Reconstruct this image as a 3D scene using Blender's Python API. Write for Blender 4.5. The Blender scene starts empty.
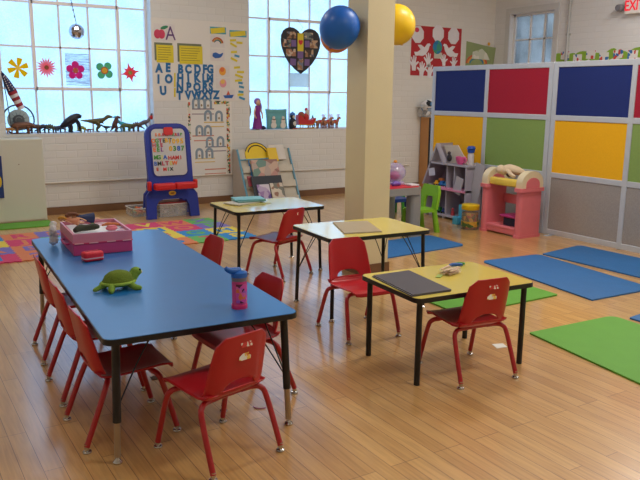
import bpy, bmesh, math, random
from mathutils import Vector, Matrix, Euler
random.seed(7)
C = bpy.context.scene.collection
PI = math.pi
# ------------------------------------------------------------------ camera
CAM_H = 1.6
F, PITCH, ROLL, YAW = 719.57, .1994, .010956, .5545
_f = Vector((math.sin(YAW)*math.cos(PITCH), math.cos(YAW)*math.cos(PITCH), -math.sin(PITCH)))
_r = Vector((math.cos(YAW), -math.sin(YAW), 0)); _u = _r.cross(_f)
R_ = math.cos(ROLL)*_r + math.sin(ROLL)*_u; U_ = -math.sin(ROLL)*_r + math.cos(ROLL)*_u
cd = bpy.data.cameras.new('camera'); cam = bpy.data.objects.new('camera', cd); C.objects.link(cam)
cd.sensor_width = 36; cd.lens = F*36/640; cd.clip_start = .05; cd.clip_end = 200
m = Matrix.Identity(4)
for i in range(3):
    m[i][0] = R_[i]; m[i][1] = U_[i]; m[i][2] = -_f[i]
m[2][3] = CAM_H
cam.matrix_world = m
bpy.context.scene.camera = cam
# survey helpers: where a sight line from the photo meets a real plane of the room
def ray(x, y): return _f + (x-320)/F*R_ - (y-240)/F*U_
def on_z(x, y, z=0): d = ray(x, y); return Vector((0,0,CAM_H)) + d*((z-CAM_H)/d.z)
def on_y(x, y, Y): d = ray(x, y); return Vector((0,0,CAM_H)) + d*(Y/d.y)
def on_x(x, y, X): d = ray(x, y); return Vector((0,0,CAM_H)) + d*(X/d.x)
# ------------------------------------------------------------------ materials
def lin(c): return tuple((v/255/12.92 if v/255 <= .04045 else ((v/255+.055)/1.055)**2.4) for v in c)
_mats = {}
def M(name, rgb=(200,200,200), rough=.5, metal=0, var=.06, scale=12, bump=0, bscale=60, coat=0, ior=1.5, alpha=1, trans=0, emit=0):
    if name in _mats: return _mats[name]
    mt = bpy.data.materials.new(name); mt.use_nodes = True
    nt = mt.node_tree; b = nt.nodes['Principled BSDF']; c = lin(rgb)
    tc = nt.nodes.new('ShaderNodeTexCoord')
    nz = nt.nodes.new('ShaderNodeTexNoise'); nz.inputs['Scale'].default_value = scale; nz.inputs['Detail'].default_value = 3
    nt.links.new(tc.outputs['Object'], nz.inputs['Vector'])
    mx = nt.nodes.new('ShaderNodeMix'); mx.data_type = 'RGBA'
    mx.inputs[6].default_value = (*[v*(1-var) for v in c], 1); mx.inputs[7].default_value = (*[min(1, v*(1+var)) for v in c], 1)
    nt.links.new(nz.outputs['Fac'], mx.inputs[0]); nt.links.new(mx.outputs[2], b.inputs['Base Color'])
    b.inputs['Roughness'].default_value = rough; b.inputs['Metallic'].default_value = metal
    b.inputs['IOR'].default_value = ior; b.inputs['Alpha'].default_value = alpha
    b.inputs['Coat Weight'].default_value = coat; b.inputs['Coat Roughness'].default_value = .12
    b.inputs['Transmission Weight'].default_value = trans
    if emit:
        b.inputs['Emission Color'].default_value = (*c, 1); b.inputs['Emission Strength'].default_value = emit
    if bump:
        n2 = nt.nodes.new('ShaderNodeTexNoise'); n2.inputs['Scale'].default_value = bscale
        nt.links.new(tc.outputs['Object'], n2.inputs['Vector'])
        bp = nt.nodes.new('ShaderNodeBump'); bp.inputs['Strength'].default_value = bump; bp.inputs['Distance'].default_value = .01
        nt.links.new(n2.outputs['Fac'], bp.inputs['Height']); nt.links.new(bp.outputs['Normal'], b.inputs['Normal'])
    _mats[name] = mt
    return mt
def swirl(name, cols, scale=14, rough=.6, alpha=1):
    """patchwork of colours (printed pictures, clutter)"""
    if name in _mats: return _mats[name]
    mt = bpy.data.materials.new(name); mt.use_nodes = True
    nt = mt.node_tree; b = nt.nodes['Principled BSDF']
    tc = nt.nodes.new('ShaderNodeTexCoord')
    v = nt.nodes.new('ShaderNodeTexVoronoi'); v.inputs['Scale'].default_value = scale
    nt.links.new(tc.outputs['Object'], v.inputs['Vector'])
    sp = nt.nodes.new('ShaderNodeSeparateColor'); nt.links.new(v.outputs['Color'], sp.inputs[0])
    cr = nt.nodes.new('ShaderNodeValToRGB'); cr.color_ramp.interpolation = 'CONSTANT'
    el = cr.color_ramp.elements
    while len(el) < len(cols): el.new(.5)
    for i, c in enumerate(cols):
        el[i].position = i/len(cols); el[i].color = (*lin(c), 1)
    nt.links.new(sp.outputs[0], cr.inputs[0]); nt.links.new(cr.outputs[0], b.inputs['Base Color'])
    b.inputs['Roughness'].default_value = rough; b.inputs['Alpha'].default_value = alpha
    _mats[name] = mt
    return mt
def thin(name, rgb):
    """thin paper that lets window light through"""
    mt = M(name, rgb, .6); nt = mt.node_tree; b = nt.nodes['Principled BSDF']; out = nt.nodes['Material Output']
    tl = nt.nodes.new('ShaderNodeBsdfTranslucent'); mx = nt.nodes.new('ShaderNodeMixShader'); mx.inputs[0].default_value = .9
    c = lin(rgb); tl.inputs[0].default_value = (min(1,c[0]*1.3), c[1], c[2]*.8, 1)
    nt.links.new(b.outputs[0], mx.inputs[1]); nt.links.new(tl.outputs[0], mx.inputs[2]); nt.links.new(mx.outputs[0], out.inputs[0])
    return mt
def brick_paint(name, rgb, axis):
    mt = bpy.data.materials.new(name); mt.use_nodes = True
    nt = mt.node_tree; b = nt.nodes['Principled BSDF']
    tc = nt.nodes.new('ShaderNodeTexCoord'); sx = nt.nodes.new('ShaderNodeSeparateXYZ'); cx = nt.nodes.new('ShaderNodeCombineXYZ')
    nt.links.new(tc.outputs['Object'], sx.inputs[0])
    nt.links.new(sx.outputs[axis], cx.inputs[0]); nt.links.new(sx.outputs[2], cx.inputs[1])
    br = nt.nodes.new('ShaderNodeTexBrick')
    br.inputs['Scale'].default_value = 1; br.inputs['Brick Width'].default_value = .27; br.inputs['Row Height'].default_value = .093
    br.inputs['Mortar Size'].default_value = .009; br.inputs['Mortar Smooth'].default_value = .6
    c = lin(rgb)
    br.inputs['Color1'].default_value = (*c, 1); br.inputs['Color2'].default_value = (*[v*.97 for v in c], 1)
    br.inputs['Mortar'].default_value = (*[v*.955 for v in c], 1)
    nt.links.new(cx.outputs[0], br.inputs['Vector'])
    nz = nt.nodes.new('ShaderNodeTexNoise'); nz.inputs['Scale'].default_value = 9; nz.inputs['Detail'].default_value = 5
    nt.links.new(tc.outputs['Object'], nz.inputs['Vector'])
    ad = nt.nodes.new('ShaderNodeMath'); ad.operation = 'MULTIPLY_ADD'; ad.inputs[1].default_value = -1.0
    nt.links.new(br.outputs['Fac'], ad.inputs[0])
    m2 = nt.nodes.new('ShaderNodeMath'); m2.operation = 'MULTIPLY'; m2.inputs[1].default_value = .6
    nt.links.new(nz.outputs['Fac'], m2.inputs[0]); nt.links.new(m2.outputs[0], ad.inputs[2])
    bp = nt.nodes.new('ShaderNodeBump'); bp.inputs['Strength'].default_value = .3; bp.inputs['Distance'].default_value = .008
    nt.links.new(ad.outputs[0], bp.inputs['Height']); nt.links.new(bp.outputs['Normal'], b.inputs['Normal'])
    nt.links.new(br.outputs['Color'], b.inputs['Base Color'])
    b.inputs['Roughness'].default_value = .55
    return mt
def floor_mat():
    mt = bpy.data.materials.new('oak_strip_floor'); mt.use_nodes = True
    nt = mt.node_tree; b = nt.nodes['Principled BSDF']; N = nt.nodes.new; L = nt.links.new
    tc = N('ShaderNodeTexCoord'); sx = N('ShaderNodeSeparateXYZ'); cx = N('ShaderNodeCombineXYZ')
    L(tc.outputs['Object'], sx.inputs[0]); L(sx.outputs[1], cx.inputs[0]); L(sx.outputs[0], cx.inputs[1])
    br = N('ShaderNodeTexBrick'); br.offset = .37; br.offset_frequency = 3
    br.inputs['Scale'].default_value = 1; br.inputs['Brick Width'].default_value = 1.15; br.inputs['Row Height'].default_value = .082
    br.inputs['Mortar Size'].default_value = .0014; br.inputs['Mortar Smooth'].default_value = .2
    br.inputs['Color1'].default_value = (*lin((214,170,110)), 1); br.inputs['Color2'].default_value = (*lin((196,150,92)), 1)
    br.inputs['Mortar'].default_value = (*lin((120,82,52)), 1); br.inputs['Bias'].default_value = -.1
    L(cx.outputs[0], br.inputs['Vector'])
    mp = N('ShaderNodeMapping'); mp.inputs['Scale'].default_value = (38, 2.2, 1); L(tc.outputs['Object'], mp.inputs[0])
    nz = N('ShaderNodeTexNoise'); nz.inputs['Scale'].default_value = 1.6; nz.inputs['Detail'].default_value = 6; nz.inputs['Distortion'].default_value = .6
    L(mp.outputs[0], nz.inputs['Vector'])
    cr = N('ShaderNodeValToRGB'); cr.color_ramp.elements[0].position = .3; cr.color_ramp.elements[0].color = (.84,.80,.76,1)
    cr.color_ramp.elements[1].position = .62; cr.color_ramp.elements[1].color = (1.06,1.05,1.02,1)
    L(nz.outputs['Fac'], cr.inputs[0])
    mx = N('ShaderNodeMix'); mx.data_type = 'RGBA'; mx.blend_type = 'MULTIPLY'; mx.inputs[0].default_value = 1
    L(br.outputs['Color'], mx.inputs[6]); L(cr.outputs[0], mx.inputs[7]); L(mx.outputs[2], b.inputs['Base Color'])
    b.inputs['Roughness'].default_value = .34; b.inputs['Coat Weight'].default_value = .9; b.inputs['Coat Roughness'].default_value = .15
    bp = N('ShaderNodeBump'); bp.inputs['Strength'].default_value = .25; bp.inputs['Distance'].default_value = .002; bp.invert = True
    L(br.outputs['Fac'], bp.inputs['Height']); L(bp.outputs['Normal'], b.inputs['Normal'])
    return mt
def pane_mat(name, tint, frost, opaque=0):
    """lightly frosted wired window glass"""
    mt = bpy.data.materials.new(name); mt.use_nodes = True
    nt = mt.node_tree; N = nt.nodes.new; L = nt.links.new
    nt.nodes.remove(nt.nodes['Principled BSDF']); out = nt.nodes['Material Output']
    tc = N('ShaderNodeTexCoord'); nz = N('ShaderNodeTexNoise'); nz.inputs['Scale'].default_value = 2.2; nz.inputs['Detail'].default_value = 4
    L(tc.outputs['Object'], nz.inputs['Vector'])
    n2 = N('ShaderNodeTexNoise'); n2.inputs['Scale'].default_value = 45; L(tc.outputs['Object'], n2.inputs['Vector'])
    ad = N('ShaderNodeMath'); ad.operation = 'MULTIPLY_ADD'; ad.inputs[1].default_value = .35; L(n2.outputs['Fac'], ad.inputs[0]); L(nz.outputs['Fac'], ad.inputs[2])
    cr = N('ShaderNodeValToRGB'); cr.color_ramp.elements[0].position = .42; cr.color_ramp.elements[1].position = .85
    cr.color_ramp.elements[0].color = (*[v*(1-frost) for v in tint], 1); cr.color_ramp.elements[1].color = (*tint, 1)
    L(ad.outputs[0], cr.inputs[0])
    tr = N('ShaderNodeBsdfTransparent'); L(cr.outputs[0], tr.inputs[0])
    tl = N('ShaderNodeBsdfTranslucent'); L(cr.outputs[0], tl.inputs[0])
    mx = N('ShaderNodeMixShader'); mx.inputs[0].default_value = opaque; L(tr.outputs[0], mx.inputs[1]); L(tl.outputs[0], mx.inputs[2])
    gl = N('ShaderNodeBsdfGlossy'); gl.inputs['Roughness'].default_value = .2
    m2 = N('ShaderNodeMixShader'); m2.inputs[0].default_value = .05; L(mx.outputs[0], m2.inputs[1]); L(gl.outputs[0], m2.inputs[2])
    L(m2.outputs[0], out.inputs[0])
    return mt
# ------------------------------------------------------------------ mesh helpers
def B(): return bmesh.new()
def box(bm, c, s, rz=0, rx=0, ry=0, bev=0):
    r = bmesh.ops.create_cube(bm, size=1)
    vs = r['verts']
    bmesh.ops.scale(bm, vec=s, verts=vs)
    if bev:
        es = list({e for v in vs for e in v.link_edges})
        q = bmesh.ops.bevel(bm, geom=es, offset=bev, segments=3, affect='EDGES', profile=.5)
        vs = list({v for f in q['faces'] for v in f.verts} | {v for v in vs if v.is_valid})
        seen = set(vs); st = list(vs)
        while st:
            v = st.pop()
            for e in v.link_edges:
                o = e.other_vert(v)
                if o not in seen: seen.add(o); st.append(o)
        vs = list(seen)
    bmesh.ops.transform(bm, matrix=Matrix.Translation(c) @ Euler((rx, ry, rz)).to_matrix().to_4x4(), verts=vs)
    return vs
def prism(bm, poly, z0, z1, mat=None):
    a = [bm.verts.new((x, y, z0)) for x, y in poly]; b = [bm.verts.new((x, y, z1)) for x, y in poly]
    n = len(poly)
    ar = sum(poly[i][0]*poly[(i+1) % n][1]-poly[(i+1) % n][0]*poly[i][1] for i in range(n))
    fs = [bm.faces.new(b if ar > 0 else b[::-1]), bm.faces.new(a[::-1] if ar > 0 else a)]
    for i in range(n):
        j = (i+1) % n
        fs.append(bm.faces.new((a[i], a[j], b[j], b[i]) if ar > 0 else (a[j], a[i], b[i], b[j])))
    if mat: bmesh.ops.transform(bm, matrix=mat, verts=a+b)
    return a+b
def rrect(w, l, r, n=6, cx=0, cy=0):
    p = []
    for sx, sy, a0 in ((1,1,0), (-1,1,PI/2), (-1,-1,PI), (1,-1,1.5*PI)):
        for i in range(n+1):
            a = a0+PI/2*i/n
            p.append((cx+sx*(w/2-r)+r*math.cos(a), cy+sy*(l/2-r)+r*math.sin(a)))
    return p
def circ(r, n=20, cx=0, cy=0, ry=None): return [(cx+r*math.cos(2*PI*i/n), cy+(ry or r)*math.sin(2*PI*i/n)) for i in range(n)]
def smooth_path(pts, k=5):
    P = [Vector(p) for p in pts]; out = []
    for i in range(len(P)-1):
        p0, p1, p2, p3 = P[max(0,i-1)], P[i], P[i+1], P[min(len(P)-1,i+2)]
        for j in range(k):
            t = j/k
            out.append(.5*((2*p1)+(p2-p0)*t+(2*p0-5*p1+4*p2-p3)*t*t+(3*p1-p0-3*p2+p3)*t**3))
    out.append(P[-1]); return out
def tube(bm, pts, r, n=10, k=0, closed=False):
    P = smooth_path(pts, k) if k else [Vector(p) for p in pts]
    rs = r if isinstance(r, (list, tuple)) else None
    def rad(i):
        if rs is None: return r
        t = i/(len(P)-1)*(len(rs)-1); a = int(t); b = min(a+1, len(rs)-1)
        return rs[a]+(rs[b]-rs[a])*(t-a)
    rings = []; nrm = None
    for i, p in enumerate(P):
        if closed: t = P[(i+1) % len(P)]-P[i-1]
        else: t = P[min(i+1, len(P)-1)]-P[max(i-1, 0)]
        t.normalize()
        if nrm is None: nrm = t.orthogonal().normalized()
        nrm = (nrm-t*nrm.dot(t)).normalized(); bi = t.cross(nrm)
        rings.append([bm.verts.new(p+rad(i)*(math.cos(2*PI*q/n)*nrm+math.sin(2*PI*q/n)*bi)) for q in range(n)])
    m_ = len(rings)
    for i in range(m_ if closed else m_-1):
        a, b = rings[i], rings[(i+1) % m_]
        for q in range(n): bm.faces.new((a[q], a[(q+1) % n], b[(q+1) % n], b[q]))
    if not closed:
        bm.faces.new(rings[0][::-1]); bm.faces.new(rings[-1])
    return [v for g in rings for v in g]
def lathe(bm, prof, n=20, mat=None, sy=1):
    rings = []; vs = []
    for r, z in prof:
        if r < 1e-5: g = [bm.verts.new((0,0,z))]
        else: g = [bm.verts.new((r*math.cos(2*PI*i/n), sy*r*math.sin(2*PI*i/n), z)) for i in range(n)]
        rings.append(g); vs += g
    for a, b in zip(rings, rings[1:]):
        for i in range(n):
            j = (i+1) % n
            if len(a) == 1 and len(b) == 1: continue
            if len(a) == 1: bm.faces.new((a[0], b[j], b[i]))
            elif len(b) == 1: bm.faces.new((a[i], a[j], b[0]))
            else: bm.faces.new((a[i], a[j], b[j], b[i]))
    if len(rings[0]) > 1: bm.faces.new(rings[0][::-1])
    if len(rings[-1]) > 1: bm.faces.new(rings[-1])
    if mat: bmesh.ops.transform(bm, matrix=mat, verts=vs)
    return vs
def ball(bm, c, s, rz=0, rx=0, ry=0, seg=16):
    r = bmesh.ops.create_uvsphere(bm, u_segments=seg, v_segments=max(6, seg//2+2), radius=1)
    bmesh.ops.transform(bm, matrix=Matrix.Translation(c) @ Euler((rx,ry,rz)).to_matrix().to_4x4() @ Matrix.Diagonal((*s, 1)), verts=r['verts'])
    return r['verts']
_tm = {}
def text(bm, s, size, mat, ext=.002, bold=.0):
    key = (s, bold)
    if key not in _tm:
        cu = bpy.data.curves.new('t', 'FONT'); cu.body = s; cu.size = 1; cu.align_x = 'CENTER'; cu.align_y = 'CENTER'; cu.offset = bold; cu.extrude = .5; cu.resolution_u = 3
        o = bpy.data.objects.new('t', cu); C.objects.link(o)
        me = bpy.data.meshes.new_from_object(o.evaluated_get(bpy.context.evaluated_depsgraph_get()))
        bpy.data.objects.remove(o); _tm[key] = me
    me = _tm[key]; n0 = len(bm.verts)
    bm.from_mesh(me); bm.verts.ensure_lookup_table()
    vs = bm.verts[n0:]
    bmesh.ops.transform(bm, matrix=mat @ Matrix.Diagonal((size, size, ext*1.0, 1)), verts=vs)
    return vs
WALLX = Matrix(((1,0,0,0),(0,0,1,0),(0,1,0,0),(0,0,0,1)))   # xy drawing -> xz wall; mirrored normal handled by recalc
def recalc(bm): bmesh.ops.recalc_face_normals(bm, faces=bm.faces)
def obj(name, bm, mat, parent=None, smooth=False, loc=None):
    recalc(bm)
    me = bpy.data.meshes.new(name); bm.to_mesh(me); bm.free()
    if mat: me.materials.append(mat)
    if smooth:
        for p in me.polygons: p.use_smooth = True
        try: me.set_sharp_from_angle(angle=math.radians(42 if smooth is True else smooth))
        except Exception: pass
    o = bpy.data.objects.new(name, me); C.objects.link(o)
    if parent: o.parent = parent
    if loc: o.location = loc
    return o
def tag(o, label, cat, group=None, kind=None):
    o['label'] = label; o['category'] = cat
    if group: o['group'] = group
    if kind: o['kind'] = kind
    return o
def thing(name, label, cat, loc=(0,0,0), rz=0, group=None):
    o = bpy.data.objects.new(name, None); C.objects.link(o); o.empty_display_size = .05
    o.location = loc; o.rotation_euler = (0,0,rz)
    return tag(o, label, cat, group)
def dup(root, loc, rz, label=None):
    r = root.copy(); C.objects.link(r); r.location = loc; r.rotation_euler = (0,0,rz)
    if label: r['label'] = label
    for ch in list(root.children):
        c = ch.copy(); C.objects.link(c); c.parent = r
        for g in list(ch.children):
            d = g.copy(); C.objects.link(d); d.parent = c
    return r
def struct(name, bm, mat, parent=None, smooth=False):
    o = obj(name, bm, mat, parent, smooth)
    if not parent: o['kind'] = 'structure'
    return o
# ------------------------------------------------------------------ room
YW, XR, XL, YF, HC = 9.87, 9.79, -1.6, -2.6, 4.1
WT = .28
wall_m = brick_paint('painted_brick_x', (222,221,218), 0)
wally_m = brick_paint('painted_brick_y', (224,226,229), 1)
plain_wall = M('painted_plaster', (214,211,202), .6, bump=.1)
bm = B(); box(bm, ((XL+XR)/2, (YF+YW)/2, -.05), (XR-XL+.6, YW-YF+.6, .1)); struct('floor', bm, floor_mat())
bm = B(); box(bm, ((XL+XR)/2, (YF+YW)/2, HC+.05), (XR-XL+.6, YW-YF+.6, .1)); struct('ceiling', bm, M('ceiling_paint', (225,223,216), .7))
WZ0, WZ1 = 1.06, 3.78
W1, W2 = (1.44, 3.37), (4.85, 6.78)
bm = B()
def seg(x0, x1, z0, z1): box(bm, ((x0+x1)/2, YW+WT/2, (z0+z1)/2), (x1-x0, WT, z1-z0))
seg(XL-.3, W1[0], 0, HC); seg(W1[1], W2[0], 0, HC); seg(W2[1], XR+.3, 0, HC)
for w in (W1, W2): seg(w[0], w[1], 0, WZ0); seg(w[0], w[1], WZ1, HC)
struct('wall_back', bm, wall_m)
W3 = (8.52, 9.5, 2.0, 3.02)
bm = B()
def segy(y0, y1, z0, z1): box(bm, (XR+WT/2, (y0+y1)/2, (z0+z1)/2), (WT, y1-y0, z1-z0))
segy(YF-.3, W3[0], 0, HC); segy(W3[1], YW, 0, HC); segy(W3[0], W3[1], 0, W3[2]); segy(W3[0], W3[1], W3[3], HC)
struct('wall_right', bm, wally_m)
bm = B(); box(bm, (XL-.1, (YF+YW)/2, HC/2), (.2, YW-YF, HC)); struct('wall_left', bm, plain_wall)
bm = B(); box(bm, ((XL+XR)/2, YF-.1, HC/2), (XR-XL+.4, .2, HC)); struct('wall_front', bm, plain_wall)
wood_trim = M('brown_baseboard', (120,86,60), .45, var=.12)
bm = B(); box(bm, ((XL+XR)/2, YW-.011, .05), (XR-XL-.02, .02, .1)); struct('baseboard_back', bm, wood_trim)
white_metal = M('white_pipe_paint', (212,206,196), .4)
bm = B(); tube(bm, ((1.0, YW-.02, .425), (7.9, YW-.02, .415)), .012); struct('trim_1', bm, white_metal, smooth=True)
bm = B(); tube(bm, ((XR-.025, 8.2, 1.2), (XR-.025, 8.2, 4.05)), .022)
for z in (1.6, 2.6, 3.6): box(bm, (XR-.012, 8.2, z), (.022, .09, .03))
struct('trim_2', bm, M('grey_pipe_paint', (178,182,184), .4), smooth=True)
# pillar
PX0, PX1, PY0, PY1 = 3.645, 3.925, 5.154, 5.46
pillar_m = M('cream_pillar_paint', (226,214,178), .55, var=.05, scale=3, bump=.12, bscale=90)
bm = B(); box(bm, ((PX0+PX1)/2, (PY0+PY1)/2, HC/2), (PX1-PX0, PY1-PY0, HC)); pil = struct('pillar', bm, pillar_m)
bm = B(); box(bm, ((PX0+PX1)/2, (PY0+PY1)/2, .05), (PX1-PX0+.024, PY1-PY0+.024, .1)); struct('trim_3', bm, wood_trim)
bm = B(); box(bm, (PX0-.004, PY1-.06, .42), (.008, .06, .012)); obj('cable_clip', bm, M('white_plastic', (236,236,232), .4), pil)
# windows
frame_m = M('window_frame_paint', (238,232,234), .45)
glass1 = pane_mat('frosted_glass', (.98,1,1), .16, .12)
glass3 = pane_mat('rippled_glass', (.66,.58,.52), .4, .5)
def window(name, x0, x1, mull, gy):
    e = bpy.data.objects.new(name, None); C.objects.link(e); e['kind'] = 'structure'
    rows = [1.637, 2.165, 2.715, 3.25]
    bm = B(); fw = .03
    for x in (x0+fw/2, x1-fw/2): box(bm, (x, gy, (WZ0+WZ1)/2), (fw, .06, WZ1-WZ0))
    for z in (WZ0+.008, WZ1-fw/2): box(bm, ((x0+x1)/2, gy, z), (x1-x0, .06, .016 if z < 2 else fw))
    obj('window_frame', bm, frame_m, e)
    bm = B()
    for x in mull: box(bm, (x, gy, (WZ0+WZ1)/2), (.022, .035, WZ1-WZ0-.02))
    for z in rows: box(bm, ((x0+x1)/2, gy, z), (x1-x0-.02, .035, .022))
    obj('glazing_bars', bm, frame_m, e)
    bm = B()
    for x in (mull[0], mull[3]): box(bm, (x, gy-.012, (rows[0]+rows[2])/2), (.042, .05, rows[2]-rows[0]+.042))
    for z in (rows[0], rows[2]): box(bm, ((mull[0]+mull[3])/2, gy-.012, z), (mull[3]-mull[0], .05, .042))
    obj('casement_frame', bm, frame_m, e)
    bm = B(); box(bm, ((x0+x1)/2, gy+.01, (WZ0+WZ1)/2), (x1-x0-.04, .004, WZ1-WZ0-.03)); obj('panes', bm, glass1, e)
    bm = B(); box(bm, ((x0+x1)/2, YW+.1, WZ0+.002), (x1-x0-.002, .2, .006)); obj('sill', bm, M('sill_paint', (222,218,212), .4), e)
    return e
GY = 10.07
window('window_1', *W1, (1.868, 2.203, 2.577, 2.966), GY)
window('window_2', *W2, (5.266, 5.633, 5.995, 6.368), GY)
e = bpy.data.objects.new('window_3', None); C.objects.link(e); e['kind'] = 'structure'
bm = B(); xg = XR+.12
for y in (W3[0]+.02, W3[1]-.02): box(bm, (xg, y, (W3[2]+W3[3])/2), (.06, .04, W3[3]-W3[2]))
for z in (W3[2]+.02, W3[3]-.02): box(bm, (xg, (W3[0]+W3[1])/2, z), (.06, W3[1]-W3[0], .04))
obj('window_frame', bm, M('white_sash', (225,228,232), .4), e)
bm = B()
for y in (8.8, 9.12): box(bm, (xg, y, (W3[2]+W3[3])/2), (.035, .03 if y > 9 else .045, W3[3]-W3[2]-.04))
box(bm, (xg, (W3[0]+W3[1])/2, 2.58), (.035, W3[1]-W3[0]-.04, .022))
obj('glazing_bars', bm, M('white_sash'), e)
bm = B(); box(bm, (xg+.012, (W3[0]+W3[1])/2, (W3[2]+W3[3])/2), (.004, W3[1]-W3[0]-.05, W3[3]-W3[2]-.05)); obj('panes', bm, glass3, e)
bm = B()
for y in (W3[0]-.05, W3[1]+.05): box(bm, (XR-.008, y, (W3[2]+W3[3])/2), (.016, .1, W3[3]-W3[2]+.2))
box(bm, (XR-.008, (W3[0]+W3[1])/2, W3[3]+.05), (.016, W3[1]-W3[0], .1))
obj('casing', bm, M('casing_paint', (204,207,210), .45), e)
# ------------------------------------------------------------------ light
w = bpy.data.worlds.new('daylight'); bpy.context.scene.world = w; w.use_nodes = True
bg = w.node_tree.nodes['Background']; tcw = w.node_tree.nodes.new('ShaderNodeTexCoord'); sxw = w.node_tree.nodes.new('ShaderNodeSeparateXYZ')
crw = w.node_tree.nodes.new('ShaderNodeValToRGB'); w.node_tree.links.new(tcw.outputs['Generated'], sxw.inputs[0]); w.node_tree.links.new(sxw.outputs[2], crw.inputs[0])
crw.color_ramp.elements[0].position = 0; crw.color_ramp.elements[0].color = (.36,.64,1.0,1)
crw.color_ramp.elements[1].position = .5; crw.color_ramp.elements[1].color = (.32,.58,1.0,1)
w.node_tree.links.new(crw.outputs[0], bg.inputs[0]); bg.inputs[1].default_value = 2.3
def lamp(name, loc, sx, sy, power, col, rot=(0,0,0)):
    l = bpy.data.lights.new(name, 'AREA'); l.shape = 'RECTANGLE'; l.size = sx; l.size_y = sy; l.energy = power; l.color = col
    o = bpy.data.objects.new(name, l); C.objects.link(o); o.location = loc; o.rotation_euler = rot
    return o
for x, y, p in ((0.2, 1.2, 18), (3.6, 1.2, 48), (7.6, 1.6, 62), (0.9, 5.2, 20), (5.2, 4.6, 70), (8.3, 5.0, 84), (2.2, 8.0, 40)):
    lamp('ceiling_lamp', (x, y, HC-.05), 1.2, .6, p, (1,.955,.89))
sc = bpy.context.scene
sc.view_settings.view_transform = 'Standard'; sc.view_settings.look = 'None'; sc.view_settings.exposure = 0
# ------------------------------------------------------------------ chairs
red_pl = M('red_plastic', (186,24,36), .38, var=.05, coat=.15)
red_mt = M('red_tube_paint', (172,26,34), .3, coat=.3)
chrome = M('chrome', (190,188,184), .22, 1)
black_pl = M('black_rubber', (22,22,24), .5)
def chair_shell(back):
    """moulded shell sampled along its profile; seat or backrest piece"""
    prof = [(.205,.308,.145),(.200,.328,.156),(.15,.336,.164),(0,.326,.167),(-.09,.322,.167),(-.14,.33,.166),(-.164,.352,.166),(-.174,.385,.163),(-.184,.44,.159),(-.195,.50,.154),(-.204,.55,.147),(-.21,.583,.142),(-.2165,.618,.106),(-.2172,.622,.100)]
    P = []
    for i in range(len(prof)-1):
        k = 9 if 6 <= i < 8 else 4 if 8 <= i < 11 else (4 if i else 2)
        for j in range(k):
            t = j/k; P.append(tuple(a+(b-a)*t for a, b in zip(prof[i], prof[i+1])))
    P.append(prof[-1])
    isb = [p[1] > .352 and p[0] < -.12 for p in P]; cut = isb.index(True)
    rows = P[cut-1:] if back else P[:cut]
    bm = B(); nu = 36; G = []; near = set()
    for y, z, hw in rows:
        g = []
        for i in range(nu+1):
            u = -1+2*i/nu; e4 = abs(u)**5
            if z > .35 and y < -.12: v = (u*hw, y+.03*(abs(u)*hw/.155)**5, z)
            else: v = (u*hw, y, z+.008*e4)
            g.append(bm.verts.new(v))
        G.append(g)
    for a in range(len(G)-1):
        for i in range(nu):
            q = (G[a][i], G[a][i+1], G[a+1][i+1], G[a+1][i])
            c = sum((v.co for v in q), Vector())/4
            if back and .362 < c.z and abs(c.x) < .088 and (c.z-.362) < .044*math.sqrt(max(0, 1-(c.x/.088)**2)): near.update(q); continue
            bm.faces.new(q)
    for v in near:                                                   # pull the rim of the opening onto its arch
        if v.link_faces and v.co.z > .364:
            r = math.hypot(v.co.x/.088, (v.co.z-.362)/.044); z = .362+(v.co.z-.362)/r
            v.co = (v.co.x/r, v.co.y-.2*(z-v.co.z), z)
    for v in [v for v in bm.verts if not v.link_faces]: bm.verts.remove(v)
    return bm
def make_chair(label):
    t = thing('school_chair', label, 'chair', group='red plastic school chairs')
    for nm, bk in (('seat', False), ('backrest', True)):
        o = obj(nm, chair_shell(bk), red_pl, t, smooth=60)
        md = o.modifiers.new('thick', 'SOLIDIFY'); md.thickness = .009; md.offset = 0
    for sx in (-1, 1):
        for pts in (((.07,.105,.308),(.12,.108,.308),(.163,.124,.298),(.180,.142,.25),(.194,.2,.03)),
                    ((.07,-.10,.306),(.125,-.104,.306),(.168,-.122,.298),(.187,-.146,.25),(.197,-.232,.03))):
            bm = B(); P = smooth_path([(sx*a,b,c) for a,b,c in pts], 5); tube(bm, P, .0138, 10)
            lg = obj('leg', bm, red_mt, t, smooth=True)
            bm = B(); x, y, z = sx*pts[-1][0], pts[-1][1], 0
            lathe(bm, ((.0,.001),(.019,.001),(.021,.006),(.019,.011),(.011,.014),(.011,.045),(0,.045)), 14, Matrix.Translation((x,y,0)))
            obj('glide', bm, chrome, lg, smooth=True)
    bm = B()
    for y in (.105, -.10): tube(bm, ((-.09,y,.307),(.09,y,.307)), .0125)
    for x in (-.085, .085): tube(bm, ((x,-.10,.307),(x,.105,.307)), .010)
    obj('seat_frame', bm, red_mt, t, smooth=True)
    return t
stick_w = swirl('name_sticker_print', [(232,226,214),(232,226,214),(205,60,50),(230,225,215)], 60)
stick_p = swirl('animal_sticker_print', [(238,232,220),(228,140,40),(238,200,90),(240,236,226)], 55)
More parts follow.
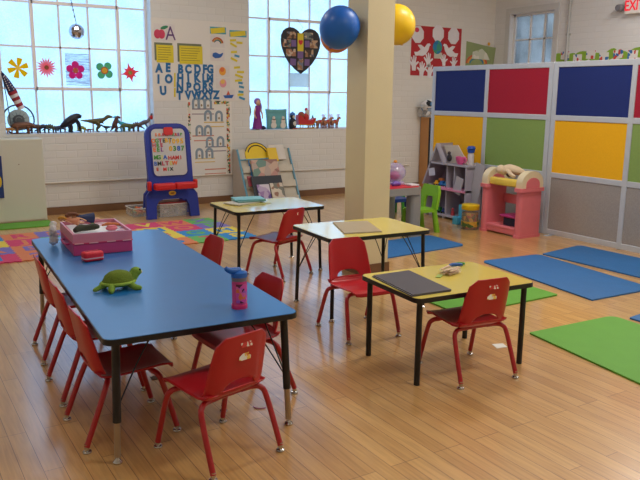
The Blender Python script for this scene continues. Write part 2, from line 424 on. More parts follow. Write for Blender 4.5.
def stickers(t):
    y0 = lambda z: -.184-(z-.44)*.183-.0062
    bm = B(); box(bm, (.012, y0(.575), .575), (.062,.001,.03), rx=-.181); obj('sticker', bm, stick_w, t)['label'] = 'small white name sticker near top of chair back'
    bm = B(); pts = [(-.035,-.018),(-.02,-.022),(.03,-.022),(.034,-.008),(.02,0),(.03,.012),(.018,.024),(.002,.018),(-.014,.004),(-.03,-.004)]
    prism(bm, [(x+.008,y) for x,y in pts], 0, .001, Matrix.Translation((0,y0(.52),.52)) @ Euler((PI/2-.181,0,0)).to_matrix().to_4x4())
    obj('sticker', bm, stick_p, t)['label'] = 'orange and white cut-out sticker in middle of chair back'
def place(n, feet, label, src, s=1, dz=0):
    """feet: back_left, back_right, front_left, front_right as seen from behind, world xy"""
    f = [Vector(p) for p in feet]
    ctr = sum(f, Vector((0,0)))/4; d = (f[2]+f[3]-f[0]-f[1]); a = math.atan2(-d.x, d.y)
    if src is None: o = make_chair(label); o.location = (ctr.x, ctr.y, 0); o.rotation_euler.z = a
    else: o = dup(src, (ctr.x, ctr.y, 0), a, label)
    o.scale = (s, s, s)
    return o
chair0 = place('F', ((1.075,2.60),(1.445,2.715),(.978,2.969),(1.358,3.088)), 'red school chair in foreground at near end of blue table, back to viewer', None, .97)
cB = place('T1', ((2.904,5.325),(3.275,5.508),(2.771,5.683),(3.123,5.884)), 'red school chair at the farthest small table, turned sideways, nearest the bookshelf', chair0)
cC = place('T2', ((2.946,4.085),(2.549,4.082),(2.912,3.68),(2.52,3.70)), 'red school chair facing the viewer, pushed against the table with the beige folder', chair0)
cL = [place('L', f, l, chair0, .99) for f, l in (
    (((.74,3.489),(.71,3.093),(1.133,3.488),(1.103,3.094)), 'red school chair on left side of blue table, nearest the viewer'),
    (((.77,4.05),(.73,3.654),(1.161,4.04),(1.115,3.647)), 'red school chair on left side of blue table, middle one of three'),
    (((.805,4.71),(.775,4.314),(1.196,4.69),(1.166,4.294)), 'red school chair on left side of blue table, farthest one near the pink case'))]
cR1 = place('R', ((1.79,3.20),(1.776,3.60),(1.396,3.174),(1.386,3.574)), 'red school chair on right side of blue table beside the pink bottle', chair0)
cR2 = place('R', ((1.97,4.37),(1.97,4.77),(1.57,4.36),(1.57,4.76)), 'red school chair on right side of blue table, only its back showing', chair0)
cT3 = place('T3', ((2.66,2.80),(3.048,2.778),(2.703,3.20),(3.093,3.196)), 'red school chair with back to viewer at the yellow table holding the dark grey folder', chair0, .98)
stickers(chair0); stickers(cT3)
bm = B(); prism(bm, circ(.014, 12), 0, .0012, Matrix.Translation((.02,-.2152,.575)) @ Euler((PI/2-.181,0,0)).to_matrix().to_4x4()); obj('sticker', bm, stick_w, cB)
# ------------------------------------------------------------------ tables
tbl_blk = M('black_edge', (20,22,26), .4)
nickel = M('nickel_leg', (172,158,138), .3, .85)
blue_lam = M('blue_laminate', (18,108,180), .4, var=.05, scale=5, coat=.2)
yel_lam = M('yellow_laminate', (240,220,104), .26, var=.03, scale=4, coat=.9)
def table(name, label, cx, cy, w, l, z, rz, top, leg_r, insx, insy, nick=0, r=.045, splay=0, brace=True, glide=True):
    t = thing(name, label, 'table', (cx, cy, 0), rz)
    bm = B(); prism(bm, rrect(w-.008, l-.008, r), z-.006, z)
    obj('tabletop', bm, top, t)
    bm = B(); prism(bm, rrect(w, l, r+.004), z-.028, z-.002); obj('edge_band', bm, tbl_blk, t, smooth=35)
    for sx, sy in ((-1,-1), (1,-1), (1,1), (-1,1)):
        x1, y1 = sx*(w/2-insx), sy*(l/2-insy); x0, y0 = x1+sx*splay, y1+sy*splay
        at = lambda zz: (x0+(x1-x0)*zz/z, y0+(y1-y0)*zz/z, zz)
        bm = B(); tube(bm, (at(nick+.0 if nick else .02), at(z-.028)), leg_r, 14)
        box(bm, (x1, y1, z-.031), (.06, .06, .006))
        lg = obj('leg', bm, tbl_blk, t, smooth=True)
        if nick:
            bm = B(); tube(bm, (at(.03), at(nick+.01)), leg_r*.78, 14); obj('leg_extension', bm, nickel, lg, smooth=True)
        bm = B(); lathe(bm, ((0,0),(.02,0),(.022,.008),(.014,.018),(.010,.024),(.010,.045),(0,.045)) if glide else ((0,0),(leg_r,0),(leg_r,.022),(0,.022)), 14, Matrix.Translation((x0,y0,0)))
        obj('glide', bm, chrome if glide else black_pl, lg, smooth=True)
        if brace:
            bm = B(); a = at(z*.42)
            for dx, dy in ((-sx*.17, -sy*.04), (-sx*.05, -sy*.17)):
                tube(bm, (a, (x1+dx*.5, y1+dy*.5, z*.72), (x1+dx, y1+dy, z-.03)), .0035, 6, k=4)
            obj('leg_brace', bm, tbl_blk, t, smooth=True)
    return t
ZB = .582; Z1, Z2, Z3 = .605, .612, .518
tb = table('activity_table', 'long blue-topped activity table with black legs in the foreground', 1.268, 4.07, .915, 2.40, ZB, -.058, blue_lam, .0185, .06, .06, nick=.19, splay=.02)
tT1 = table('school_table', 'small yellow table farthest back, with papers on it in front of the bookshelf', 3.036, 5.842, .889, .655, Z1, -.04, yel_lam, .014, .05, .05, splay=.015)
tT2 = table('school_table', 'small yellow table by the pillar with one beige folder', 3.104, 4.426, .874, .638, Z2, -.06, yel_lam, .014, .05, .05, splay=.015)
tT3 = table('school_table', 'small yellow table nearest the floor mats with dark grey folder and bag of sticks', 2.88, 3.19, .86, .612, Z3, -.07, yel_lam, .017, .05, .045, r=.04, brace=False, glide=False)
# papers and folders
def sheet(name, label, cat, pts, z, th, mat, group=None):
    c = sum((Vector((p[0],p[1],0)) for p in pts), Vector())/len(pts); c.z = z
    bm = B(); prism(bm, [(p[0]-c.x, p[1]-c.y) for p in pts], .0006, th)
    return tag(obj(name, bm, mat, loc=c), label, cat, group)
beige_f = M('beige_card', (176,160,132), .6); grey_f = M('charcoal_card', (82,80,90), .55)
def folder(label, pts, z, th, mat, off):
    c = sum((Vector((p[0],p[1],0)) for p in pts), Vector())/4; c.z = z
    t = thing('folder', label, 'folder', c)
    L = [(p[0]-c.x, p[1]-c.y) for p in pts]
    bm = B(); prism(bm, L, .0006, th*.45); obj('cover', bm, mat, t)
    bm = B(); prism(bm, [(x*.985+off[0], y*.985+off[1]) for x,y in L], th*.5, th); obj('cover', bm, mat, t)
    bm = B(); prism(bm, [(x*.96, y*.96) for x,y in L], th*.4, th*.56); obj('sheets', bm, M('white_paper', (232,230,222), .7), t)
folder('beige folder lying on the table beside the pillar', [on_z(*q,Z2)[:2] for q in ((332.5,223),(367.5,221.8),(382,232.3),(344,234.3))], Z2, .008, beige_f, (.003,.003))
folder('dark grey folder lying on the yellow table nearest the mats', [on_z(*q,Z3)[:2] for q in ((372,277),(408,271.8),(451,291.5),(412,297))], Z3, .012, grey_f, (.004,-.003))
z = Z1; pc_ = on_z(247,203,Z1)
for i, (dx, dy, s, a, col, lab, cat, nm) in enumerate((
    (.02,-.04,1.0,.1,(196,190,110),'yellow paper sheet at the bottom of the pile on the farthest table','paper','paper_sheet'),
    (-.06,-.01,.92,.32,(214,208,196),'white booklet poking out left of the pile on the farthest table','book','booklet'),
    (.03,.03,.9,-.05,(120,170,170),'grey-green booklet in the middle of the pile on the farthest table','book','booklet'),
    (.04,.06,.95,-.22,(128,196,206),'pale turquoise booklet on top of the pile on the farthest table','book','booklet'))):
    w_, h_ = .3*s, .22*s; ca, sa = math.cos(a), math.sin(a)
    pts = [(pc_.x+dx+x*ca-y*sa, pc_.y+dy+x*sa+y*ca) for x, y in ((-w_/2,-h_/2),(w_/2,-h_/2),(w_/2,h_/2),(-w_/2,h_/2))]
    th = .003 if nm == 'paper_sheet' else .011
    o = sheet(nm, lab, cat, pts, z, th, M('booklet_%d' % i, col, .5))
    if nm == 'booklet':
        c = o.location; bm = B(); prism(bm, [(p[0]-c.x)*1 for p in []] or [((p[0]-c.x)*.99,(p[1]-c.y)*.99) for p in pts], .003, .008); obj('pages', bm, M('white_paper'), o)
    z += th+.0004
# bag of craft sticks
def craft_bag():
    c = on_z(450,273.5,Z3); t = thing('craft_stick_bag', 'clear bag of wooden craft sticks on the yellow table', 'bag', c, .35)
    for k in range(34):
        bm = B(); box(bm, (random.uniform(-.018,.018), random.uniform(-.04,.04), .006+.0013*k*.75), (.115,.009,.002), rz=random.uniform(-.14,.14), bev=0)
        if k < 20 or k >= 0: obj('craft_stick', bm, M(('stick_a','stick_b','stick_c')[k % 3], ((226,202,160),(212,184,138),(232,196,176))[k % 3], .6), t)
    bm = B(); ball(bm, (0,0,.022), (.085,.065,.0215), seg=18)
    obj('plastic_bag', bm, M('clear_film', (235,235,235), .15, alpha=.12), t, smooth=180)
    bm = B(); box(bm, (-.115,.012,.004), (.07,.03,.003), rz=.3); obj('bag_end', bm, M('green_film', (176,204,112), .4, alpha=.8), t)
craft_bag()
bm = B(); tube(bm, ((-.05,0,.013),(-.02,.004,.016),(.03,-.008,.014),(.05,-.012,.012)), [.008,.013,.011,.007], 10, k=4)
t = obj('toy_figure', bm, M('blue_toy', (24,84,170), .4), smooth=True, loc=on_z(455,267,Z3)); tag(t, 'small blue and green toy lying on the yellow table behind the stick bag', 'toy')
bm = B(); tube(bm, ((.0,.025,.012),(.05,.02,.014),(.085,.0,.012)), [.006,.011,.007], 10, k=4); obj('toy_limb', bm, M('green_toy', (60,140,60), .4), t, smooth=True)
# ------------------------------------------------------------------ things on the blue table
def pink_case():
    t = thing('toy_case', 'pink two-tone lidded toy case with open picture tray on the blue table', 'toy case', (1.212, 4.82, ZB), -.06)
    w_, d_ = .37, .50
    pk = M('dark_pink_plastic', (196,70,128), .4); lp = M('light_pink_plastic', (214,136,160), .4)
    bm = B(); box(bm, (0,0,.0365), (w_,d_,.071), bev=.004); obj('body', bm, pk, t)
    bm = B(); box(bm, (0,0,.0765), (w_+.008,d_+.008,.008), bev=.002); obj('hinge_rim', bm, M('magenta_rim', (206,58,112), .4), t)
    for x in (-.15,-.06,.05,.15):
        bm = B(); box(bm, (x,-d_/2-.006,.0785), (.055,.006,.005)); obj('latch', bm, M('pale_pink', (238,190,200), .4), t)
    bm = B()
    box(bm, (0,0,.098), (w_,d_,.034))
    for sx in (-1,1): box(bm, (sx*(w_/2-.006),0,.127), (.012,d_,.026))
    for sy in (-1,1): box(bm, (0,sy*(d_/2-.006),.127), (w_-.024,.012,.026))
    obj('tray', bm, lp, t)
    bm = B(); box(bm, (.010,0,.1165), (w_-.05,d_-.03,.003)); obj('tray_insert', bm, M('white_plastic'), t)
    pr = swirl('tray_pictures', [(228,228,240),(176,84,110),(228,228,240),(220,180,200),(150,120,170)], 22)
    for i, (x,y,sx,sy) in enumerate(((.05,.17,.12,.11),(.15,.17,.06,.11),(.15,.05,.07,.09),(.15,-.06,.07,.09),(.15,-.17,.07,.09),(.06,-.17,.08,.08))):
        bm = B(); box(bm, (x-.012,y,.119), (sx,sy,.003)); obj('picture', bm, pr, t)
    bm = B(); tube(bm, ((-w_/2-.003,-.09,.05),(-w_/2-.022,-.08,.05),(-w_/2-.022,.08,.05),(-w_/2-.003,.09,.05)), .007, 8, k=3); obj('handle', bm, pk, t, smooth=True)
pink_case()
ZT = ZB+.1212
skin = M('doll_skin', (222,172,140), .45)
def doll(label, loc, rz, dress, hair, s=1, pitch=PI/2-.15):
    """fashion doll lying on its back; built standing along z then tipped over"""
    t = thing('doll', label, 'doll', loc, rz)
    T = Matrix.Scale(s, 4) @ Matrix.Translation((0,0,.03)) @ Euler((pitch,0,0)).to_matrix().to_4x4()
    bm = B()
    tube(bm, ((0,0,.13),(0,0,.17),(0,0,.2),(0,0,.225)), [.016,.02,.018,.008], 10, k=3)
    ball(bm, (0,-.002,.25), (.017,.019,.024), seg=12)
    ball(bm, (0,-.021,.248), (.003,.004,.004), seg=8)
    for sx in (-1,1):
        tube(bm, ((sx*.012,0,.13),(sx*.014,-.004,.07),(sx*.013,0,.0)), [.011,.009,.006], 8, k=3)
        tube(bm, ((sx*.02,0,.205),(sx*.038,-.006,.16),(sx*.04,-.02,.12)), [.007,.006,.004], 8, k=3)
    bmesh.ops.transform(bm, matrix=T, verts=bm.verts); obj('body', bm, skin, t, smooth=180)
    bm = B(); lathe(bm, ((.046,.055),(.044,.06),(.024,.135),(.022,.15),(.023,.19),(.012,.206)), 14); bmesh.ops.transform(bm, matrix=T, verts=bm.verts); obj('dress', bm, dress, t, smooth=True)
    bm = B(); ball(bm, (0,.008,.256), (.021,.02,.024), seg=12)
    tube(bm, ((0,.018,.26),(.012,.026,.22),(.03,.022,.18)), [.016,.016,.006], 8, k=3)
    bmesh.ops.transform(bm, matrix=T, verts=bm.verts); obj('hair', bm, hair, t, smooth=180)
    return t
doll('blonde doll lying at the left back of the pink case tray', (1.165, 4.92, ZT+.012), -2.05, M('peach_cloth', (214,150,120), .7), M('blonde_hair', (206,150,60), .6), .62)
doll('brown-haired doll in navy dress lying across the pink case tray', (1.29, 4.99, ZT+.012), -1.5, M('navy_cloth', (40,54,98), .7), M('brown_hair', (112,66,42), .6), .85)
bm = B(); tube(bm, ((-.08,-.02,.0),(-.04,.0,.012),(.0,.0,.01),(.05,-.01,.016),(.08,.0,.01)), [.014,.024,.02,.022,.012], 10, k=3)
bmesh.ops.translate(bm, vec=(0,0,.016), verts=bm.verts)
t = tag(obj('toy_bundle', bm, M('dark_green_cloth', (52,56,44), .7, var=.4, scale=40), smooth=180, loc=(1.135,4.74,ZT)), 'dark bundle of doll clothes near the front edge of the pink case', 'doll clothes')
bm = B(); ball(bm, (.045,.002,.046), (.016,.012,.008), seg=10); obj('trim', bm, M('lime_cloth', (120,170,50), .6), t, smooth=True)
bm = B(); ball(bm, (0,0,.017), (.04,.026,.017), seg=16); ball(bm, (0,0,.030), (.032,.02,.008), seg=14)
t = tag(obj('toy_pouch', bm, M('pink_soft', (222,120,140), .5), smooth=180, loc=(1.29,4.70,ZT), ), 'small soft pink pouch on front of the pink case tray', 'pouch')
bm = B(); tube(bm, ((-.06,0,.012),(-.02,.01,.016),(.03,-.005,.014),(.07,.0,.01)), [.006,.012,.011,.005], 8, k=3)
tag(obj('toy_snake', bm, M('orange_toy', (196,112,60), .5), smooth=180, loc=(1.33,4.86,ZT)), 'small orange toy lying on the pictures in the pink case', 'toy')
bm = B()
for k in range(9): ball(bm, (random.uniform(-.012,.012), random.uniform(-.05,.05), .03+k*.013), (random.uniform(.018,.03),random.uniform(.03,.05),.024), rz=random.uniform(-.4,.4), seg=12)
for v in bm.verts: v.co += Vector((random.uniform(-1,1),random.uniform(-1,1),random.uniform(-1,1)))*.006
tag(obj('tulle_bag', bm, M('white_tulle', (236,234,240), .6, alpha=.5), smooth=180, loc=(.978,4.98,ZB+.0)), 'crumpled translucent white bag slumped against left side of pink case', 'bag')
# pencil case
t = thing('pencil_case', 'small red zipped pencil case with pale stripe on the blue table', 'pencil case', (1.085,4.41,ZB), .12)
bm = B(); box(bm, (0,0,.0305), (.122,.075,.059), bev=.014); obj('body', bm, M('red_fabric', (214,34,56), .5, bump=.2), t, smooth=True)
bm = B(); prism(bm, rrect(.1245,.0775,.017), .018, .025); obj('stripe', bm, M('silver_stripe', (214,190,200), .4), t)
bm = B(); tube(bm, ((-.045,.0,.0605),(.045,.0,.0605)), .002, 6); box(bm, (.045,0,.063), (.014,.006,.003)); obj('zipper', bm, M('dark_red', (120,18,30), .4), t)
# turtle
def turtle():
    t = thing('plush_turtle', 'green plush turtle on the blue table', 'toy turtle', (1.035,3.69,ZB), .05)
    bm = B()
    ball(bm, (0,0,.032), (.085,.062,.02), seg=20)
    tube(bm, ((.05,0,.035),(.075,0,.055),(.088,0,.072)), [.034,.03,.028], 12, k=4)
    ball(bm, (.098,-.001,.082), (.031,.027,.024), rx=0, ry=.25, seg=14)
    for sx, sy in ((1,-1),(1,1),(-1,-1),(-1,1)):
        tube(bm, ((sx*.05,sy*.045,.028),(sx*.062,sy*.07,.016),(sx*(.085 if sx > 0 else .07),sy*.083,.011),(sx*(.095 if sx > 0 else .075),sy*.085,.010)), [.02,.017,.014,.008], 10, k=4)
    tube(bm, ((-.075,0,.03),(-.1,-.006,.022),(-.128,-.012,.014),(-.14,-.014,.014)), [.02,.014,.013,.006], 10, k=3)
    o = obj('body', bm, M('plush_green', (124,162,60), .9, var=.35, scale=35, bump=.6, bscale=220), t, smooth=180)
    md = o.modifiers.new('merge', 'REMESH'); md.mode = 'VOXEL'; md.voxel_size = .005; md.use_smooth_shade = True
    bm = B()
    lathe(bm, ((.088,.034),(.085,.046),(.072,.074),(.048,.092),(.022,.1),(0,.102)), 24, sy=.76)
    obj('shell', bm, M('plush_olive', (104,128,34), .9, var=.3, scale=22, bump=.6, bscale=220), t, smooth=180)
    bm = B(); tube(bm, [(.086*math.cos(a),.066*math.sin(a),.037) for a in [2*PI*i/28 for i in range(28)]], .0085, 8, closed=True); obj('shell_rim', bm, M('plush_lime', (150,186,70), .9, bump=.5, bscale=200), t, smooth=180)
    for sy in (-1,1):
        bm = B(); ball(bm, (.112,sy*.022,.094), (.006,.005,.006), seg=10); obj('eye', bm, black_pl, t, smooth=True)
    bm = B(); ball(bm, (.118,0,.078), (.013,.019,.012), seg=12); obj('muzzle', bm, M('plush_cream', (220,214,170), .9), t, smooth=True)
turtle()
# bottle
def bottle():
    c = on_z(239.5, 307.5, ZB); t = thing('water_bottle', 'pink see-through drink bottle with blue flip lid at right edge of blue table', 'bottle', c, .55)
    bm = B(); lathe(bm, ((0,0),(.034,0),(.037,.004),(.037,.022),(.035,.026),(.0365,.13),(.034,.137),(0,.137)), 24)
    o = obj('body', bm, M('pink_clear', (226,66,150), .15, var=.12, scale=20, trans=.25), t, smooth=True)
    bm = B(); lathe(bm, ((.0385,.0),(.039,.004),(.039,.018),(.0375,.022)), 24); obj('base_ring', bm, M('hot_pink', (214,44,112), .35), t, smooth=True)
    bm = B()
    for i in range(13):
        a0 = PI*1.05+.95*PI*i/12
        for zz in (.032, .125): bm.verts.new((.0378*math.cos(a0), .0378*math.sin(a0), zz))
    bm.verts.ensure_lookup_table()
    for i in range(12): bm.faces.new((bm.verts[2*i], bm.verts[2*i+2], bm.verts[2*i+3], bm.verts[2*i+1]))
    obj('printed_sleeve', bm, swirl('bottle_print', [(214,80,170),(170,90,190),(224,100,170),(232,180,200),(226,120,70),(190,70,160),(90,40,70)], 48, .25), t, smooth=True)
    bm = B(); lathe(bm, ((.0375,.137),(.0375,.155),(0,.155)), 24); obj('neck_band', bm, M('grey_band', (122,116,128), .4), t, smooth=True)
    bm = B(); lathe(bm, ((.039,.155),(.040,.162),(.038,.178),(.02,.186),(0,.187)), 24)
    lid = obj('lid', bm, M('blue_lid', (30,104,196), .35), t, smooth=True)
    bm = B(); tube(bm, ((.005,.0,.185),(-.025,.012,.186),(-.05,.026,.194),(-.064,.034,.206)), [.016,.018,.014,.010], 12, k=4); obj('spout', bm, M('blue_lid'), lid, smooth=True)
    bm = B(); box(bm, (.012,-.008,.188), (.03,.02,.004), rz=.3); obj('spout_slot', bm, M('pale_blue', (176,196,226), .4), lid)
bottle()
# floor scraps
bm = B(); prism(bm, [(-.05,-.03),(.03,-.045),(.055,.02),(-.02,.045)], .0008, .003)
tag(obj('paper_scrap', bm, M('white_paper'), loc=on_z(499,346)), 'small white paper scrap on the floor under the yellow table', 'paper scrap')
bm = B(); tube(bm, [(.045*math.cos(a), .035*math.sin(a), .004) for a in [PI*.9+i*.22 for i in range(10)]], .003, 6)
tag(obj('hair_tie', bm, M('pink_elastic', (196,110,130), .6), loc=on_z(262,406)), 'thin pink hair elastic on the floor right of the front chair', 'hair tie')
bm = B(); prism(bm, [(-.03,-.025),(.025,-.03),(.03,.02),(.0,.032),(-.026,.022)], .0008, .004)
tag(obj('paper_scrap', bm, M('brown_scrap', (96,70,52), .7), loc=on_z(156,378)), 'small brown scrap on the floor beneath the blue table', 'paper scrap')
# ------------------------------------------------------------------ mats
def rest_mat(label, c4, mat, round_at=(), group='rest mats on the floor', th=.012):
    pts = []
    P = [Vector(p) for p in c4]; n = len(P)
    for i, p in enumerate(P):
        r = .085 if i in round_at else .012
        a = p+(P[i-1]-p).normalized()*r; b = p+(P[(i+1) % n]-p).normalized()*r
        for k in range(6):
            t = k/5; pts.append((a*(1-t)**2+2*p*t*(1-t)+b*t*t))
    c = sum(P, Vector((0,0)))/n
    bm = B(); prism(bm, [(q.x-c.x, q.y-c.y) for q in pts], .001, th)
    return tag(obj('rest_mat', bm, mat, loc=(c.x,c.y,0)), label, 'mat', group)
blue_mat = M('blue_vinyl', (36,102,164), .6, var=.1, scale=7, bump=.15, bscale=200)
green_mat = M('green_vinyl', (92,160,46), .6, var=.1, scale=7, bump=.15, bscale=200)
rest_mat('blue floor mat in the middle of the row, running beside the yellow table', ((4.99,5.04),(5.74,4.98),(5.56,3.55),(4.79,3.58)), blue_mat, (0,1))
rest_mat('blue floor mat lying next to the colourful divider wall', ((5.79,4.975),(6.50,5.08),(6.52,3.60),(5.80,3.55)), blue_mat, (1,))
rest_mat('blue floor mat farthest back, behind the pillar', ((4.0,6.27),(5.42,6.33),(5.40,5.70),(3.96,5.58)), blue_mat, (1,2))
rest_mat('large green floor mat at the right edge in the foreground', ((3.72,3.26),(4.57,3.225),(4.47,1.98),(3.53,1.95)), green_mat, (1,))
rest_mat('green floor mat partly hidden under the yellow table', ((3.62,4.44),(4.69,4.41),(4.675,3.825),(3.60,3.81)), green_mat, (1,))
rest_mat('blue floor mat barely showing at the right edge beyond the large green mat', ((4.63,3.13),(5.30,3.20),(5.25,1.95),(4.64,1.95)), blue_mat, (1,))
rest_mat('thin green mat lying in front of the white panel at left', ((.70,9.38),(1.80,9.42),(1.79,9.02),(.70,9.02)), green_mat, ())
# foam tiles
S = .36; X0, Y0 = .75, 7.2
fc = dict(O=(214,128,86), P=(118,110,186), M=(206,62,110), G=(104,176,92), Y=(222,200,74), B=(46,132,196))
cn = dict(O='orange', P='purple', M='magenta', G='green', Y='yellow', B='blue')
fm = {k: M('foam_'+cn[k], v, .8, var=.06, bump=.2, bscale=250) for k, v in fc.items()}
grid = ['BOPYMMOG', 'YMGBOYMP', 'POGPMYBY', 'MOPGBOGB']          # far row first, left to right
ins =  ['OMOBYYMP', 'MOYOPBOG', 'OPBGYMGB', 'BPGYOBMY']
let = ['QRSTUVWX', 'IJKLMNOP', 'ABCDEFGH', '12345678']
rown = ['far row', 'second row', 'third row', 'near row']
def edge(x0, y0, x1, y1, amp):
    out = []; L = math.hypot(x1-x0, y1-y0); nx, ny = -(y1-y0)/L, (x1-x0)/L
    for i in range(24):
        t = i/24; s = max(-1, min(1, 1.8*math.sin(2*PI*t*4)))*amp
        out.append((x0+(x1-x0)*t+nx*s, y0+(y1-y0)*t+ny*s))
    return out
for r in range(4):
    for c in range(8):
        a, h = .009, S/2
        # neighbours share one wavy edge: opposite edges are the same curve walked the other way
        pl = edge(-h,-h,h,-h,a)+edge(h,-h,h,h,a)+[(x,y) for x,y in edge(h,h,-h,h,a)]+edge(-h,h,-h,-h,a)
        k, q = grid[r][c], ins[r][c]
        x, y = X0+S*(c+.5), Y0+S*(3-r+.5)
        bm = B(); prism(bm, [(u*.998, v*.998) for u, v in pl], .001, .012)
        t = obj('foam_tile', bm, fm[k], loc=(x,y,0))
        tag(t, '%s foam floor tile with %s character %s, %s of the puzzle mat' % (cn[k], cn[q], let[r][c], rown[r]), 'foam tile', 'alphabet foam tiles')
        bm = B(); text(bm, let[r][c], .30, Matrix.Translation((0,0,.0122)), .001, .03); obj('letter_inlay', bm, fm[q], t)
# ------------------------------------------------------------------ white panel unit at left
t = thing('panel_cabinet', 'plain off-white flat-fronted panel unit at left under the window', 'cabinet', (1.22, 9.64, 0))
pw = M('offwhite_panel', (206,206,192), .4, var=.03, scale=3)
bm = B(); box(bm, (0,.02,.515), (1.158,.36,1.03), bev=.012); obj('body', bm, pw, t)
bm = B(); box(bm, (0,-.165,.52), (1.13,.012,1.0), bev=.004); obj('front_panel', bm, pw, t)
bm = B(); prism(bm, circ(.006,10), 0, .004, Matrix.Translation((.28,-.176,.72)) @ Euler((PI/2,0,0)).to_matrix().to_4x4()); obj('screw', bm, wood_trim, t)
bm = B(); p = on_y(0,156,9.455); q = on_y(4.5,198,9.455); box(bm, ((q.x-.22), 9.459, (p.z+q.z)/2), (.44,.003,p.z-q.z))
t = tag(obj('poster', bm, M('navy_poster', (24,56,120), .5)), 'blue poster on the off-white panel at the left edge', 'poster')
bm = B(); prism(bm, circ(.03,12,ry=.07), 0, .002, Matrix.Translation((q.x-.045,9.457,.52)) @ Euler((PI/2,0,0)).to_matrix().to_4x4()); obj('printed_spot', bm, M('yellow_ink', (226,196,50), .5), t)
# ------------------------------------------------------------------ wall charts
def wp(x, y, d=.004): p = on_y(x, y, YW-d); return p
def card(name, x0, y0, x1, y1, mat, parent=None, d=.004, th=.002, rot=0):
    a, b, c, e = wp(x0,y0,d), wp(x1,y0,d), wp(x1,y1,d), wp(x0,y1,d)
    ctr = (a+b+c+e)/4; w_ = ((b-a).length+(c-e).length)/2; h_ = ((e-a).length+(c-b).length)/2
    bm = B(); box(bm, ctr, (w_, th, h_), ry=rot)
    return obj(name, bm, mat, parent)
def wtext(parent, name, s, x, y, hpx, mat, d=.008, rot=0, bold=.02):
    p = wp(x, y, d); h = hpx/65.5/.72
    bm = B(); text(bm, s, h, Matrix.Translation(p) @ Euler((0,rot,0)).to_matrix().to_4x4() @ Matrix.Diagonal((.84,1,1,1)) @ WALLX, .0015, bold)
    return obj(name, bm, mat, parent)
paper = M('chart_paper', (228,224,218), .7, var=.02, scale=3)
blue_ink = M('blue_letters', (26,106,164), .5)
